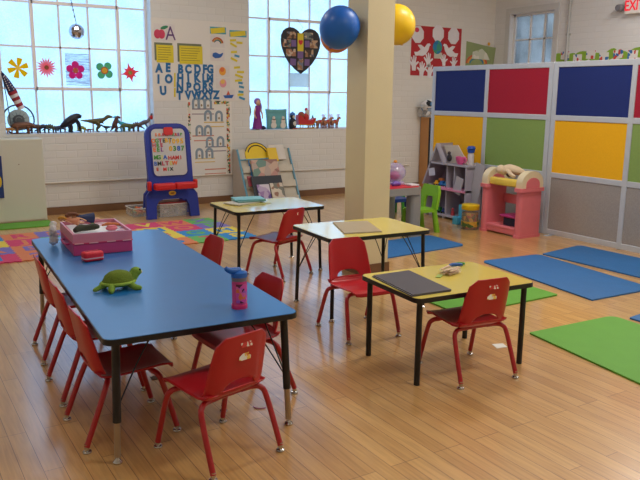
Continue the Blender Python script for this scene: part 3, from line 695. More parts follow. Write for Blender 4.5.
def alphabet_chart():
    t = thing('alphabet_chart', 'big white wall chart with blue alphabet letters, yellow notes and picture cards', 'wall chart', (0,0,0))
    card('paper', 152, 20.5, 248.5, 101, paper, t, .003)
    ac = M('card_white', (222,216,214), .6)
    o = card('apple_card', 154, 24, 175, 41, ac, t, .006); o['label'] = 'apple card with purple letter A'
    p = wp(159.5, 34, .009)
    bm = B()
    for dx in (-.03,.03): ball(bm, p+Vector((dx,0,0)), (.05,.002,.062), seg=14)
    obj('apple_picture', bm, M('apple_pink', (206,56,92), .5), o, smooth=True)
    bm = B(); ball(bm, p+Vector((.07,-.001,.09)), (.06,.002,.022), ry=-.3, seg=10); obj('leaf_picture', bm, M('leaf_green', (44,130,90), .5), o)
    wtext(o, 'letter', 'A', 170.5, 34, 12.5, M('purple_ink', (98,62,120), .5), .009, bold=.0)
    for x0, y0, x1, y1 in ((154.5,43.5,173.5,62.5),(177.5,44.5,202.5,64)):
        n = card('note_backing', x0, y0-.8, x1-1, y1-2, M('note_backing', (112,118,92), .6), t, .006)
        f = card('note_sheet', x0+2, y0+1.5, x1, y1, M('yellow_note', (222,202,46), .6), t, .009)
        bm = B()
        for k in range(6):
            p = wp(x0+3.5, y0+4+k*2.4, .0105); q = wp(x1-2-random.random()*4, y0+4+k*2.4, .0105); box(bm, (p+q)/2, ((q-p).length,.0008,.006))
        obj('handwriting', bm, M('note_ink', (120,104,40), .6), f)
    for s, x, y in (('A',159,68.5),('E',168,68),('I',158.5,79.5),('O',168.8,79.3),('U',163.2,91),
        ('B',180.5,69.5),('C',188.3,69.5),('D',197.5,69.5),('F',204.8,69.5),('G',210.3,69.5),
        ('H',180.3,78.5),('J',188.3,78.5),('K',197,78.5),('L',204.3,78.5),('M',210,78.5),
        ('N',180,87.3),('P',188.8,87.3),('Q',197,87.5),('R',205,87.3),('S',210.8,87.3),
        ('T',179.6,95.8),('V',188.2,95.6),('W',196.6,95.4),('X',204.8,95.3),('Y',210.6,95.3),('Z',216.3,95.3)):
        wtext(t, 'letter', s, x, y, 7.5, blue_ink, .008, random.uniform(-.05,.05), .06)
    for y0, y1 in ((73,87),(88,97)): card('yellow_strip', 174, y0, 175.6, y1, M('yellow_note'), t, .007, rot=.04)
    for x0,y0,x1,y1,bc,yc in ((210,27,226,34,0,0),(229.5,30.5,246.5,37,0,0)):
        o = card('heading_backing', x0, y0, x1, y1, M('teal_card', (84,164,184), .6), t, .006)
        card('heading_strip', x0+.7, y0+.8, x1-1, y1-.8, M('yellow_note'), o, .009, rot=-.13)
    pics = (('rainbow',210.5,36,224.5,47.5),('whale',210.5,49,224.5,61),('orange',215.5,65.5,229.5,77),('shell',216,78,230,88.5),('boat',221.5,89.5,235,100))
    for nm,x0,y0,x1,y1 in pics:
        o = card('picture_card', x0, y0, x1, y1, ac, t, .006); o['label'] = {'orange':'card with orange fruit picture','shell':'card with pink and yellow picture'}.get(nm, 'card with %s picture' % nm)
        c = wp((x0+x1)/2, (y0+y1)/2, .009); bm = B()
        if nm == 'rainbow':
            for k, col in enumerate(((200,90,60),(220,160,60),(60,130,150))):
                bm = B(); r = .085-.017*k
                tube(bm, [c+Vector((r*math.cos(a), 0, r*math.sin(a)-.03)) for a in [.15+2.6*i/10 for i in range(11)]], .008, 6); obj('rainbow_band', bm, M('rb%d' % k, col, .5), o)
        elif nm == 'whale':
            tube(bm, (c+Vector((-.075,0,.0)), c+Vector((-.03,0,-.005)), c+Vector((.04,0,-.01)), c+Vector((.085,0,.03))), [.02,.042,.025,.006], 8, k=3); bmesh.ops.scale(bm, vec=(1,.1,1), space=Matrix.Translation(-c), verts=bm.verts)
            obj('whale_picture', bm, M('whale_blue', (36,92,170), .5), o)
        elif nm == 'boat':
            prism(bm, [(-.08,-.01),(-.055,-.05),(.06,-.05),(.09,0)], -.001, .001, Matrix.Translation(c) @ WALLX); obj('boat_picture', bm, M('whale_blue'), o)
            bm = B(); prism(bm, [(-.03,-.005),(.03,-.0),(.0,.06)], -.001, .001, Matrix.Translation(c) @ WALLX); obj('sail_picture', bm, M('sail_red', (204,92,66), .5), o)
        else:
            ball(bm, c, (.055,.003,.06), seg=14); obj('fruit_picture' if nm == 'orange' else 'shell_picture', bm, M(nm+'_fill', (230,160,50) if nm == 'orange' else (226,150,160), .5), o)
            bm = B(); ball(bm, c+Vector((-.005,-.002,.02)), (.035,.002,.035), seg=12); obj('inner_patch', bm, M(nm+'_fill2', (220,110,50) if nm == 'orange' else (226,180,90), .5), o)  # second printed colour inside the round picture
    for x, y, l, r, col in ((233,40.3,6,-.1,0),(239.5,42.8,6,.05,0),(233.5,45,7,.45,0),(234,52,6,-.1,0),(237,56,5,.2,1),(234,59.5,7,.4,0),(237,67.5,6,-.1,0),(240.5,72,7,0,0),(239,76,8,.3,0),(238.5,80.5,7,-.1,0),(240.5,83,4.5,.1,1),(241.5,87,5,.2,1),(241,91.8,5,.1,1),(240.5,94.7,6,-.1,0),(242,98.3,6,.35,1)):
        card('word_strip', x-l/2, y-1.1, x+l/2, y+1.1, M('yellow_note') if not col else M('teal_strip', (70,150,190), .6), t, .007, rot=r)
alphabet_chart()
def pattern_chart():
    t = thing('number_chart', 'tall white wall chart with rows of grey arches and confetti border, right of easel', 'wall chart', (0,0,0))
    card('paper', 187.5, 101.5, 232, 177.5, M('chart_paper_b', (230,227,222), .7, var=.02), t, .0025)
    conf = swirl('confetti_print', [(70,60,50),(220,214,200),(200,70,50),(220,214,200),(220,180,60),(80,130,90),(220,214,200)], 42)
    card('border_strip', 188, 102, 190.6, 140, conf, t, .0055)
    card('border_strip', 226.8, 101.6, 230, 174, conf, t, .0055); card('border_strip', 214, 100.8, 226, 104.2, conf, t, .0055)
    ar = M('grey_blue_arch', (134,152,168), .6)
    for x, y in ((196,103.5),(201.5,103.5),(208,103.8),(208,116),(219,116.5),(199.5,131),(208,131),(209.8,142.5),(220.5,142),(199.5,154),(209.5,153.5)):
        c = wp(x, y, .005); bm = B()
        tube(bm, [c+Vector((-.045,0,-.07)), c+Vector((-.045,0,.02))]+[c+Vector((-.045*math.cos(a),0,.02+.05*math.sin(a))) for a in [PI*i/8 for i in range(1,8)]]+[c+Vector((.045,0,.02)), c+Vector((.045,0,-.07))], .018, 6)
        bmesh.ops.scale(bm, vec=(1,.15,1), space=Matrix.Translation(-c), verts=bm.verts)
        a_ = obj('arch_picture', bm, ar, t)
        bm = B(); ball(bm, c+Vector((0,-.001,-.025)), (.014,.002,.018), seg=8); obj('dot_picture', bm, M('tan_dot', (150,130,100), .6), a_)
    for x0, x1, y, col in ((192,214,109,(120,100,120)),(192,214,114,(160,140,150)),(204,224,122.2,(214,180,90)),(204,224,126.5,(222,190,110)),(192.5,214,135.8,(196,110,90)),(194,214,140.5,(206,130,110)),(205,226,146.8,(120,110,130)),(205,226,151,(140,130,140)),(195,215,158.5,(214,190,120)),(195,215,162,(222,196,130)),(205,226,169,(206,130,110)),(205,226,173.5,(206,140,120))):
        card('ruled_line', x0, y-.5, x1, y+.5, M('rule%d%d%d' % col, col, .6), t, .005)
pattern_chart()
def red_poster():
    t = thing('red_poster', 'red paper poster with white doves, hands and a globe, above the divider', 'poster', (0,0,0))
    card('paper', 411, 27, 460.7, 76, M('red_paper', (176,30,40), .6), t, .0015)
    wh = M('poster_white', (226,224,232), .6)
    def flat(name, x, y, pts, s, mat=wh, d=.007, mir=1):
        c = wp(x, y, d); bm = B(); prism(bm, [(mir*a*s, b*s) for a, b in pts], 0, .0015, Matrix.Translation(c) @ Euler((PI/2,0,0)).to_matrix().to_4x4()); return obj(name, bm, mat, t)
    octo = [(.5*math.cos(a), .55*math.sin(a)) for a in [PI/8+PI/4*i for i in range(8)]]
    for x, y in ((418,34.5),(438.3,33.5),(453.6,36)): flat('octagon_cutout', x, y, octo, .27)
    bm = B(); ball(bm, wp(417,29.8,.010), (.05,.002,.04), seg=10); obj('painted_mark', bm, M('apple_pink'), t)
    dove = [(-.5,-.12),(-.3,-.12),(-.12,.0),(-.3,.2),(-.1,.22),(.12,.1),(.28,.28),(.42,.3),(.5,.22),(.42,.18),(.36,-.02),(.2,-.22),(.0,-.3),(-.2,-.28),(-.42,-.3)]
    flat('dove_cutout', 422.5, 49.5, dove, .36); flat('dove_cutout', 450.5, 50.5, dove, .36, mir=-1)
    hand = [(-.16,-.5),(.16,-.5),(.18,-.15),(.42,.05),(.36,.14),(.14,.02),(.2,.42),(.1,.45),(.04,.1),(.02,.5),(-.09,.5),(-.08,.1),(-.2,.42),(-.29,.37),(-.18,.04),(-.4,.22),(-.45,.14),(-.2,-.2)]
    for x, y, s, mi in ((414,63,.25,1),(421.5,69,.25,-1),(428.5,60,.24,1),(429.5,70.5,.24,-1),(444,60,.2,1),(453.5,62.5,.2,-1)): flat('hand_cutout', x, y, hand, s, mir=mi)
    c = wp(437.5, 47.2, .009)
    bm = B(); ball(bm, c, (.105,.004,.115), seg=20); obj('globe_cutout', bm, swirl('globe_print', [(40,130,180),(60,150,120),(70,160,90),(40,120,170),(150,170,70)], 11), t, smooth=True)
    card('caption_card', 434, 52.5, 442, 58.5, M('caption_grey', (196,194,180), .6), t, .007)
red_poster()
t = thing('green_poster', 'curled sage green poster with rainbow, right of the red poster', 'poster', (0,0,0))
bm = B(); a, b = wp(466.5,41,.006), wp(494,47,.006); n = 10
vs = []
for i in range(n+1):
    u = i/n; x = a.x+(b.x-a.x)*u; zt = a.z-.09*u; 
    vs.append((bm.verts.new((x, YW-.006-.05*max(0,u-.6)**2*6, zt)), bm.verts.new((x-.02*u, YW-.006, zt-.5))))
for i in range(n): bm.faces.new((vs[i][0], vs[i+1][0], vs[i+1][1], vs[i][1]))
obj('paper', bm, M('sage_paper', (142,160,112), .7), t)
bm = B(); prism(bm, [(-.22,-.08),(.22,-.09),(.14,.02),(.02,.1),(-.2,.04)], 0, .003, Matrix.Translation(wp(481,54.5,.016)) @ Euler((PI/2,0,0)).to_matrix().to_4x4()); obj('collage_patch', bm, swirl('collage', [(200,206,190),(176,190,150),(220,220,210)], 9), t)
for k, col in enumerate(((206,90,60),(226,190,70),(60,110,170))):
    c = wp(476.5, 63.5, .012); r = .24-.04*k; bm = B()
    tube(bm, [c+Vector((r*math.cos(x), 0, .6*r*math.sin(x))) for x in [PI*i/14 for i in range(15)]], .019, 6); bmesh.ops.scale(bm, vec=(1,.2,1), space=Matrix.Translation(-c), verts=bm.verts); obj('rainbow_band', bm, M('rb%d' % k, col, .5), t)
bm = B(); ball(bm, wp(489,44,.022), (.03,.01,.03), seg=10); obj('pin', bm, M('yellow_pin', (226,170,50), .4), t)
# ------------------------------------------------------------------ window decorations (on the glass of window 1 and 2)
GF = GY-.03
def gp(x, y, d=0): return on_y(x, y, GF-d)
fl_spec = ((18,68,6,'petal',(250,204,40),(250,210,70),'yellow six-petal paper flower, leftmost on the window'),
           (46.5,67.5,18,'spike',(240,160,176),(140,80,50),'pale pink many-rayed paper flower, second from left on the window'),
           (75.5,70.5,5,'round',(250,96,180),(190,90,60),'hot pink five-petal paper flower on a clear textured sheet'),
           (104.5,70.5,4,'round',(130,190,160),(226,170,40),'blue-green four-petal paper flower with yellow and red centre'),
           (130.2,72.8,8,'star',(240,124,136),(150,150,70),'coral spiky paper flower, rightmost on the window'))
for x, y, n, kind, col, cc, lab in fl_spec:
    c = gp(x, y, .012); t = thing('paper_flower', lab, 'flower decoration', c, 0, 'paper flowers stuck on the window')
    pm = thin('petal_%d%d%d' % col, col)
    R = .125 if kind != 'spike' else .14
    for k in range(n):
        a = 2*PI*k/n+(.3 if kind == 'petal' else PI/2 if kind == 'round' and n == 5 else .9 if kind == 'round' else .2)
        bm = B(); rot = Euler((0,-a,0)).to_matrix().to_4x4()
        if kind == 'petal': pts = [(.015,-.01),(R*.6,-.028),(R,-.034),(R*1.02,.0),(R,.034),(R*.6,.028),(.015,.01)]
        elif kind == 'spike': pts = [(.02,-.008),(R*.6,-.012),(R*(1 if k % 2 else .85),0),(R*.6,.012),(.02,.008)]
        elif kind == 'round': pts = [(R*.60+x_, y_) for x_, y_ in circ(R*(.37 if n == 5 else .41), 16)]
        else:
            R2 = R*(1.1 if k % 2 == 0 else .85); pts = [(.01,-.008),(R2*.45,-.03),(R2*.6,-.014),(R2,0),(R2*.6,.014),(R2*.45,.03),(.01,.008)]
        prism(bm, pts, -.001+.0006*(k % 3), .001+.0006*(k % 3), rot @ Euler((PI/2,0,0)).to_matrix().to_4x4())
        obj('petal', bm, pm, t)
    bm = B(); prism(bm, circ(.028 if kind != 'round' else .036, 14), .002, .005, Euler((PI/2,0,0)).to_matrix().to_4x4()); obj('flower_center', bm, M('centre_%d%d%d' % cc, cc, .6), t)
    if n == 4:
        bm = B(); prism(bm, circ(.05, 8), .001, .0035, Euler((PI/2,0,0)).to_matrix().to_4x4()); obj('flower_disc', bm, M('disc_red', (204,80,50), .6), t)
p0, p1 = gp(63,53), gp(92,86)
bm = B(); box(bm, ((p0.x+p1.x)/2, GF-.004, (p0.z+p1.z)/2), (p1.x-p0.x-.04, .003, p0.z-p1.z))
def streak():
    mt = bpy.data.materials.new('streaky_film'); mt.use_nodes = True; nt = mt.node_tree; b = nt.nodes['Principled BSDF']
    tc = nt.nodes.new('ShaderNodeTexCoord'); mp = nt.nodes.new('ShaderNodeMapping'); mp.inputs['Scale'].default_value = (3,3,60); nz = nt.nodes.new('ShaderNodeTexNoise'); nz.inputs['Scale'].default_value = 2
    cr = nt.nodes.new('ShaderNodeValToRGB'); cr.color_ramp.elements[0].position = .4; cr.color_ramp.elements[1].position = .6
    cr.color_ramp.elements[0].color = (.1,.1,.1,1); cr.color_ramp.elements[1].color = (.5,.5,.5,1)
    nt.links.new(tc.outputs['Object'], mp.inputs[0]); nt.links.new(mp.outputs[0], nz.inputs['Vector']); nt.links.new(nz.outputs['Fac'], cr.inputs[0]); nt.links.new(cr.outputs[0], b.inputs['Alpha'])
    b.inputs['Base Color'].default_value = (*lin((150,180,225)),1); return mt
tag(obj('textured_film', bm, streak()), 'streaky clear plastic sheet behind the hot pink flower', 'window film')
p0, p1 = gp(289,73), gp(309,87)
bm = B(); box(bm, ((p0.x+p1.x)/2, GF-.004, (p0.z+p1.z)/2), (p1.x-p0.x, .003, p0.z-p1.z)); tag(obj('notice_sheet', bm, M('thin_paper', (206,232,240), .6, alpha=.5, var=.15, scale=30)), 'thin translucent paper sheet on the window below the heart', 'paper')
# sun catcher
c = gp(76.5, 31.5, .08)
t = thing('sun_catcher', 'round mirrored sun catcher ball hanging by thread in the left window', 'ornament', c)
bm = B(); ball(bm, (0,0,0), (.1,.1,.1), seg=14); obj('mirror_ball', bm, M('silver_mirror', (190,190,200), .12, .95, var=.5, scale=25), t)
bm = B(); tube(bm, ((0,0,.095),(0,0,.12),(-.04,.06,.42)), .004, 6); obj('cord', bm, M('dark_cord', (70,66,66), .6), t)
for z in (.19,.27,.35): 
    bm = B(); ball(bm, (-.04*(z-.11)/.31,.06*(z-.11)/.31,z), (.012,.012,.018), seg=8); obj('bead', bm, M('silver_mirror'), t)
# heart photo collage
c = gp(300, 49, .06)
t = thing('heart_collage', 'black heart-shaped photo collage hanging in the middle window', 'photo collage', c)
hp = [(210,405),(168,372),(130,330),(108,295),(92,255),(80,215),(77,178),(80,145),(92,115),(112,97),(135,89),(160,91),(185,105),(210,133),(235,105),(258,94),(282,92),(308,102),(328,122),(340,155),(343,190),(338,225),(326,262),(308,300),(285,335),(250,372)]
pts = [((x-206)/377, (233-y)/455) for x, y in hp]; NH = len(pts)
bm = B(); hv = []
for yy in (0, -.012): hv.append(([bm.verts.new((x, yy, z)) for x, z in pts], bm.verts.new((0, yy, .1))))
for g, cv in hv:
    for i in range(NH): bm.faces.new((g[i], g[(i+1) % NH], cv))
for i in range(NH): bm.faces.new((hv[0][0][i], hv[0][0][(i+1) % NH], hv[1][0][(i+1) % NH], hv[1][0][i]))
obj('board', bm, M('black_board', (20,20,30), .5), t)
ph = [swirl('photo_a', [(150,110,80),(70,50,40),(190,160,130),(110,120,140)], 20), swirl('photo_b', [(120,130,120),(200,180,160),(60,60,70),(170,120,90)], 24), M('lilac_card', (120,92,150), .6)]
for i, (x, z, w_, h_, k) in enumerate(((-.16,.2,.16,.1,0),(.15,.2,.16,.1,1),(-.24,.08,.14,.12,1),(-.12,.08,.085,.1,2),(.12,.08,.085,.1,2),(.24,.08,.14,.12,0),(-.17,-.06,.17,.11,1),(.0,-.085,.1,.11,2),(.16,-.06,.15,.11,0),(-.13,-.2,.1,.1,2),(.0,-.23,.1,.17,0),(.12,-.2,.09,.1,2))):
    bm = B(); box(bm, (x,-.014,z), (w_,.003,h_), ry=random.uniform(-.05,.05)); obj('photo', bm, ph[k], t)
bm = B(); box(bm, (0,-.016,.1), (.105,.003,.27)); o = obj('title_strip', bm, M('yellow_note'), t)
bm = B(); prism(bm, [(a*.11, b*.11) for a, b in pts], 0, .002, Matrix.Translation((0,-.018,.1)) @ Euler((PI/2,0,0)).to_matrix().to_4x4()); obj('small_heart', bm, M('heart_red', (206,40,40), .5), o)
bm = B(); tube(bm, ((.0,-.005,.26),(.05,.0,.32),(-.05,.03,.46)), .0025, 5); obj('hanging_thread', bm, M('dark_cord'), t)
# balloons
def balloon(label, c, r, mat, tilt=0):
    t = thing('balloon', label, 'balloon', c, 0, 'balloons tied to the pillar')
    bm = B(); prof = [(0,r*1.03)]+[(r*math.sin(a), r*1.03*math.cos(a) if a < PI/2 else r*1.1*math.cos(a)) for a in [PI*i/18 for i in range(1,18)]]+[(.012,-r*1.11)]
    lathe(bm, prof[::-1], 28); bmesh.ops.rotate(bm, matrix=Euler((tilt,tilt*.4,0)).to_matrix(), verts=bm.verts); obj('skin', bm, mat, t, smooth=180)
    bm = B(); lathe(bm, ((.016,-r*1.15),(.005,-r*1.11),(.004,-r*1.09)), 10); bmesh.ops.rotate(bm, matrix=Euler((tilt,tilt*.4,0)).to_matrix(), verts=bm.verts); obj('knot', bm, mat, t)
balloon('blue balloon on the left side of the pillar', on_x(340,27,3.47), .172, M('blue_latex', (20,104,206), .42, coat=.1), .5)
balloon('orange balloon peeking out from behind the blue balloon', on_y(337,34.5,5.75), .152, M('orange_latex', (222,128,44), .42, coat=.1), .4)
balloon('yellow balloon on the right side of the pillar', on_y(396.5,24,5.62), .178, M('yellow_latex', (236,194,24), .42, coat=.1), -.3)
# exit sign
p = on_x(626,2,XR-.06); q = on_x(626,14,XR-.06); L = .34; 
t = thing('exit_sign', 'white sign with red letters reading EXIT high on the right wall', 'exit sign', (XR-.05, p.y-L/2, (p.z+q.z)/2+.02))
bm = B(); box(bm, (0,0,0), (.06,L,.225), bev=.01); obj('housing', bm, M('white_plastic'), t)
bm = B(); text(bm, 'EXIT', .205, Matrix(((0,0,-1,-.032),(-.78,0,0,.01),(0,1,0,0),(0,0,0,1))), .003, .018); obj('lettering', bm, M('exit_red', (226,30,52), .4, emit=.6), t)
p = on_x(620.5,8,XR-.06)
bm = B(); lathe(bm, ((0,0),(.055,0),(.055,.05),(.045,.08),(0,.085)), 16, Matrix.Translation((0,p.y-t.location.y,p.z-t.location.z)) @ Euler((0,-PI/2,0)).to_matrix().to_4x4()); obj('lamp_head', bm, M('grey_lamp', (120,120,128), .4), t, smooth=True)
bm = B(); tube(bm, ((0,L/2-.01,0),(0,p.y-t.location.y-.04,p.z-t.location.z)), .014, 8); obj('lamp_arm', bm, M('grey_lamp'), t)
# leaf border on right wall
t = thing('leaf_border', 'strip of green leaf and white card cut-outs on the right wall above divider', 'wall border', (XR-.006, 0, 0))
lw = swirl('card_print', [(226,226,226),(226,226,226),(226,226,226),(206,70,60),(50,110,180),(226,226,226)], 22); lg = M('leaf_lime', (136,178,52), .6)
for i, y in enumerate([8.36-.125*k for k in range(13)]):
    z = 2.235+.03*math.sin(i*1.7); bm = B()
    if i % 2 == 0:
        pts = [(.14*math.cos(a)*(1-.25*math.cos(a)), .075*math.sin(a)) for a in [2*PI*k/14 for k in range(14)]]
    else: pts = [(-.085,-.06),(.085,-.06),(.085,.07),(-.085,.07)]
    prism(bm, pts, 0, .003+.002*(i % 2), Matrix.Translation((0,y,z)) @ Matrix(((0,0,-1,0),(-1,0,0,0),(0,1,0,0),(0,0,0,1))) @ Euler((0,0,random.uniform(-.7,.7) if i % 2 == 0 else random.uniform(-.15,.15))).to_matrix().to_4x4())
    obj('leaf_cutout' if i % 2 == 0 else 'card_cutout', bm, lg if i % 2 == 0 else lw, t)
bm = B(); box(bm, (.002,7.6,2.1), (.002,1.7,.2)); obj('backing_paper', bm, M('card_white'), t)
# ------------------------------------------------------------------ room divider panels
XP = 6.7
alu = M('divider_rail', (196,202,212), .42, .15)
fab = {n: M('felt_'+n, c, .85, var=.22 if n == 'grey' else .1, scale=70, bump=.25, bscale=350) for n, c in dict(blue=(20,42,116), red=(168,18,50), yellow=(250,184,10), green=(134,164,88), grey=(158,152,149)).items()}
RZ = (.012, .71, 1.368, 1.963)
def divider(label, y_hi, y_lo, top, mid):
    t = thing('room_divider', label, 'room divider', (XP, (y_hi+y_lo)/2, 0), 0, 'colour-block room divider panels')
    L = y_hi-y_lo-.006; ym = 0
    bm = B(); w_ = .062
    for y in (L/2-w_/2, 0, -L/2+w_/2): box(bm, (.022,y,1.0), (.044,w_,1.99), bev=.006)
    for z in (RZ[0]+.03, RZ[1], RZ[2], RZ[3]): box(bm, (.022,0,z), (.040,L-.02,.062), bev=.006)
    obj('frame', bm, alu, t)
    for c, sy in enumerate((1,-1)):
        for z0, z1, col in ((RZ[0],RZ[1],'grey'),(RZ[1],RZ[2],mid[c]),(RZ[2],RZ[3],top[c])):
            bm = B(); box(bm, (.022, sy*L/4, (z0+z1)/2), (.024, L/2-.05, z1-z0-.05)); o = obj('fabric_panel', bm, fab[col], t)
            o['label'] = '%s fabric panel' % col
    for y in (L/2-.12, -L/2+.12):
        bm = B(); box(bm, (.022,y,.004), (.22,.05,.008)); obj('foot', bm, alu, t)
divider('fabric room divider unit behind the play stand, blue and red squares on top', 7.9, 5.79, ('blue','red'), ('yellow','green'))
divider('fabric room divider unit running out of the picture at right, blue panel over yellow', 5.785, 3.70, ('blue','red'), ('yellow','green'))
# ------------------------------------------------------------------ easel
def easel():
    t = thing('childs_easel', 'blue plastic child easel with magnetic letter whiteboard against the window wall', 'easel', (3.262, 8.92, 0), .03)
    tilt = -.13
    T = Euler((tilt,0,0)).to_matrix().to_4x4()                        # panel plane: x across, z up, front is -y
    bl = M('easel_blue', (26,48,150), .4); rd = M('easel_red', (206,34,36), .4)
    outer = [(-.345,0),(-.335,.30),(-.29,.36),(-.30,.40),(-.29,.50)]+[(-.29+.0,1.0)]
    arc = [(-.29+.16*(1-math.cos(a)), 1.06+.16*math.sin(a)) for a in [PI/2*i/6 for i in range(7)]]
    lft = outer+arc
    pl = lft+[(-x,z) for x,z in lft[::-1]]
    inner = [(.235,0),(.225,.16),(.19,.225),(.13,.245),(-.13,.245),(-.19,.225),(-.225,.16),(-.235,0)]
    poly = [(x*1.05,z) for x,z in pl]+inner
    bm = B(); prism(bm, poly, -.025, .025, T @ Euler((PI/2,0,0)).to_matrix().to_4x4())
    obj('front_frame', bm, bl, t)
    bm = B(); prism(bm, [(x*.9, z*.97) for x, z in poly], -.02, .02, Matrix.Translation((0.03,.33,0)) @ Euler((-tilt*1.2,0,0)).to_matrix().to_4x4() @ Euler((PI/2,0,0)).to_matrix().to_4x4()); obj('rear_frame', bm, bl, t)
    D = lambda d: T @ Matrix.Translation((0,-.025-d,0)) @ Euler((PI/2,0,0)).to_matrix().to_4x4()
    bm = B(); prism(bm, rrect(.5,.64,.075,cy=.855), 0, .008, D(.0)); obj('board_rim', bm, M('easel_blue_dark', (20,38,128), .4), t)
    bm = B(); prism(bm, rrect(.455,.60,.06,cy=.85), 0, .004, D(.008)); wb = obj('whiteboard', bm, M('whiteboard', (196,196,196), .25), t)
    bm = B(); prism(bm, rrect(.12,.10,.025,cy=1.12), 0, .03, D(.006)); obj('clip', bm, rd, t, smooth=35)
    for x in (-.152,.152):
        bm = B(); box(bm, (x*.93,-.085,.425), (.272,.11,.085), bev=.02); obj('tray', bm, rd, t, smooth=35)
    for x in (-.315,.315):
        bm = B(); box(bm, (x,-.01,.43), (.05,.06,.12), bev=.015); obj('hinge_knob', bm, rd, t, smooth=35)
    bm = B(); prism(bm, circ(.05,20,cy=.32,ry=.03), 0, .006, D(0)); lg = obj('logo_badge', bm, M('badge_yellow', (226,180,40), .4), t)
    bm = B(); prism(bm, circ(.03,16,cy=.32,ry=.011), .006, .008, D(0)); obj('badge_mark', bm, M('badge_brown', (150,90,30), .4), lg)
    # chalk resting in tray opening
    cols = dict(r=(206,50,40), o=(232,110,36), y=(232,180,30), g=(70,150,60), b=(50,100,190), p=(130,60,150), m=(190,40,80), k=(40,60,60), l=(206,200,110))
    rows = ((1.085,-.165,.036,.047,'SBAR','oomr'),(1.085,.07,.036,.036,'KREP','grpg'),(.985,-.205,.05,.047,'OGTE','ogmk'),(.985,-.03,.05,.05,'BT','yk'),(.91,-.20,.045,.05,'HRE','mgm'),(.97,.015,.06,.055,'1095','yyyy'),
            (.835,-.2,.05,.05,'EEL','ogp'),(.845,.02,.06,.055,'0387','ygbg'),(.705,-.19,.05,.042,'MGJA','gglb'),(.69,.0,.047,.05,'HAMI','rrrr'),
            (.60,-.2,.05,.052,'BMLTEW','bkmmlo'),(.505,-.18,.04,.06,'E',  'r'),(.50,-.08,.042,.045,'MIX','rgk'))
    rows = [(1.075-(1.085-z)*.76, *q) for z, *q in rows]
    for z, x, h, dx, s, cs in rows:
        for i, ch in enumerate(s):
            bm = B(); text(bm, ch, h*1.45, Matrix(T @ Matrix.Translation((x+i*dx,-.039,z)) @ Euler((PI/2,0,random.uniform(-.1,.1))).to_matrix().to_4x4()), .006, .035)
            l = obj('magnetic_letter', bm, M('magnet_'+cs[i], cols[cs[i]], .4)); l.location = t.location; l.rotation_euler = t.rotation_euler
            magnets.append((l, ch, cs[i], z, x+i*dx))
    return t
magnets = []
easel()
cname = dict(r='red', o='orange', y='yellow', g='green', b='blue', p='purple', m='crimson', k='black', l='pale yellow')
for l, ch, c, z, x in magnets:
    kind = 'digit' if ch.isdigit() else 'letter'
    tag(l, '%s magnetic %s %s %s on the easel whiteboard' % (cname[c], kind, ch, ('in the top line','in the upper lines','in the middle lines','in the bottom lines')[0 if z > 1.03 else 1 if z > .86 else 2 if z > .74 else 3]), 'magnet', 'magnetic letters on the easel')
bins_m = M('clear_bin', (222,222,222), .25, alpha=.32)
def bin_(label, cx, cy, w_, d_, h_, rz, cont, lid=None):
    t = thing('storage_bin', label, 'storage bin', (cx,cy,0), rz)
    bm = B(); th = .008
    box(bm, (0,0,.006), (w_-.03,d_-.03,.01))
    for s in (-1,1):
        box(bm, (s*(w_/2-.012),0,h_/2), (th,d_-.02,h_-.005), ry=s*.06); box(bm, (0,s*(d_/2-.012),h_/2), (w_-.02,th,h_-.005), rx=-s*.06)
    obj('tub', bm, bins_m, t)
    bm = B(); tube(bm, [(x,y,h_) for x,y in rrect(w_,d_,.03)], .007, 8, closed=True); obj('rim', bm, M('bin_rim', (214,210,206), .35), t)
    if lid:
        bm = B(); prism(bm, rrect(w_-.02,d_-.02,.03), h_+.006, h_+.022); obj('lid', bm, lid, t)
    bm = B()
    for k in range(60): ball(bm, (random.uniform(-w_/2+.05,w_/2-.05), random.uniform(-d_/2+.05,d_/2-.05), .025+random.random()*h_*.5), (.028,.024,.02), rz=random.random()*3, seg=8)
    o = obj('contents', bm, cont, t, smooth=True); o['kind'] = 'stuff'
bin_('small clear bin of colourful blocks on the floor left of the easel', 2.93, 9.32, .27, .34, .11, 0, swirl('block_mix', [(206,60,50),(226,190,60),(60,130,80),(220,214,200),(226,120,50)], 18))
bin_('clear plastic tub standing between the legs of the blue easel', 3.29, 9.085, .40, .22, .17, .03, swirl('tub_mix', [(150,150,160),(110,120,150),(190,180,180),(90,80,70),(170,150,110)], 14), M('red_lid', (170,40,40), .4, alpha=.9))
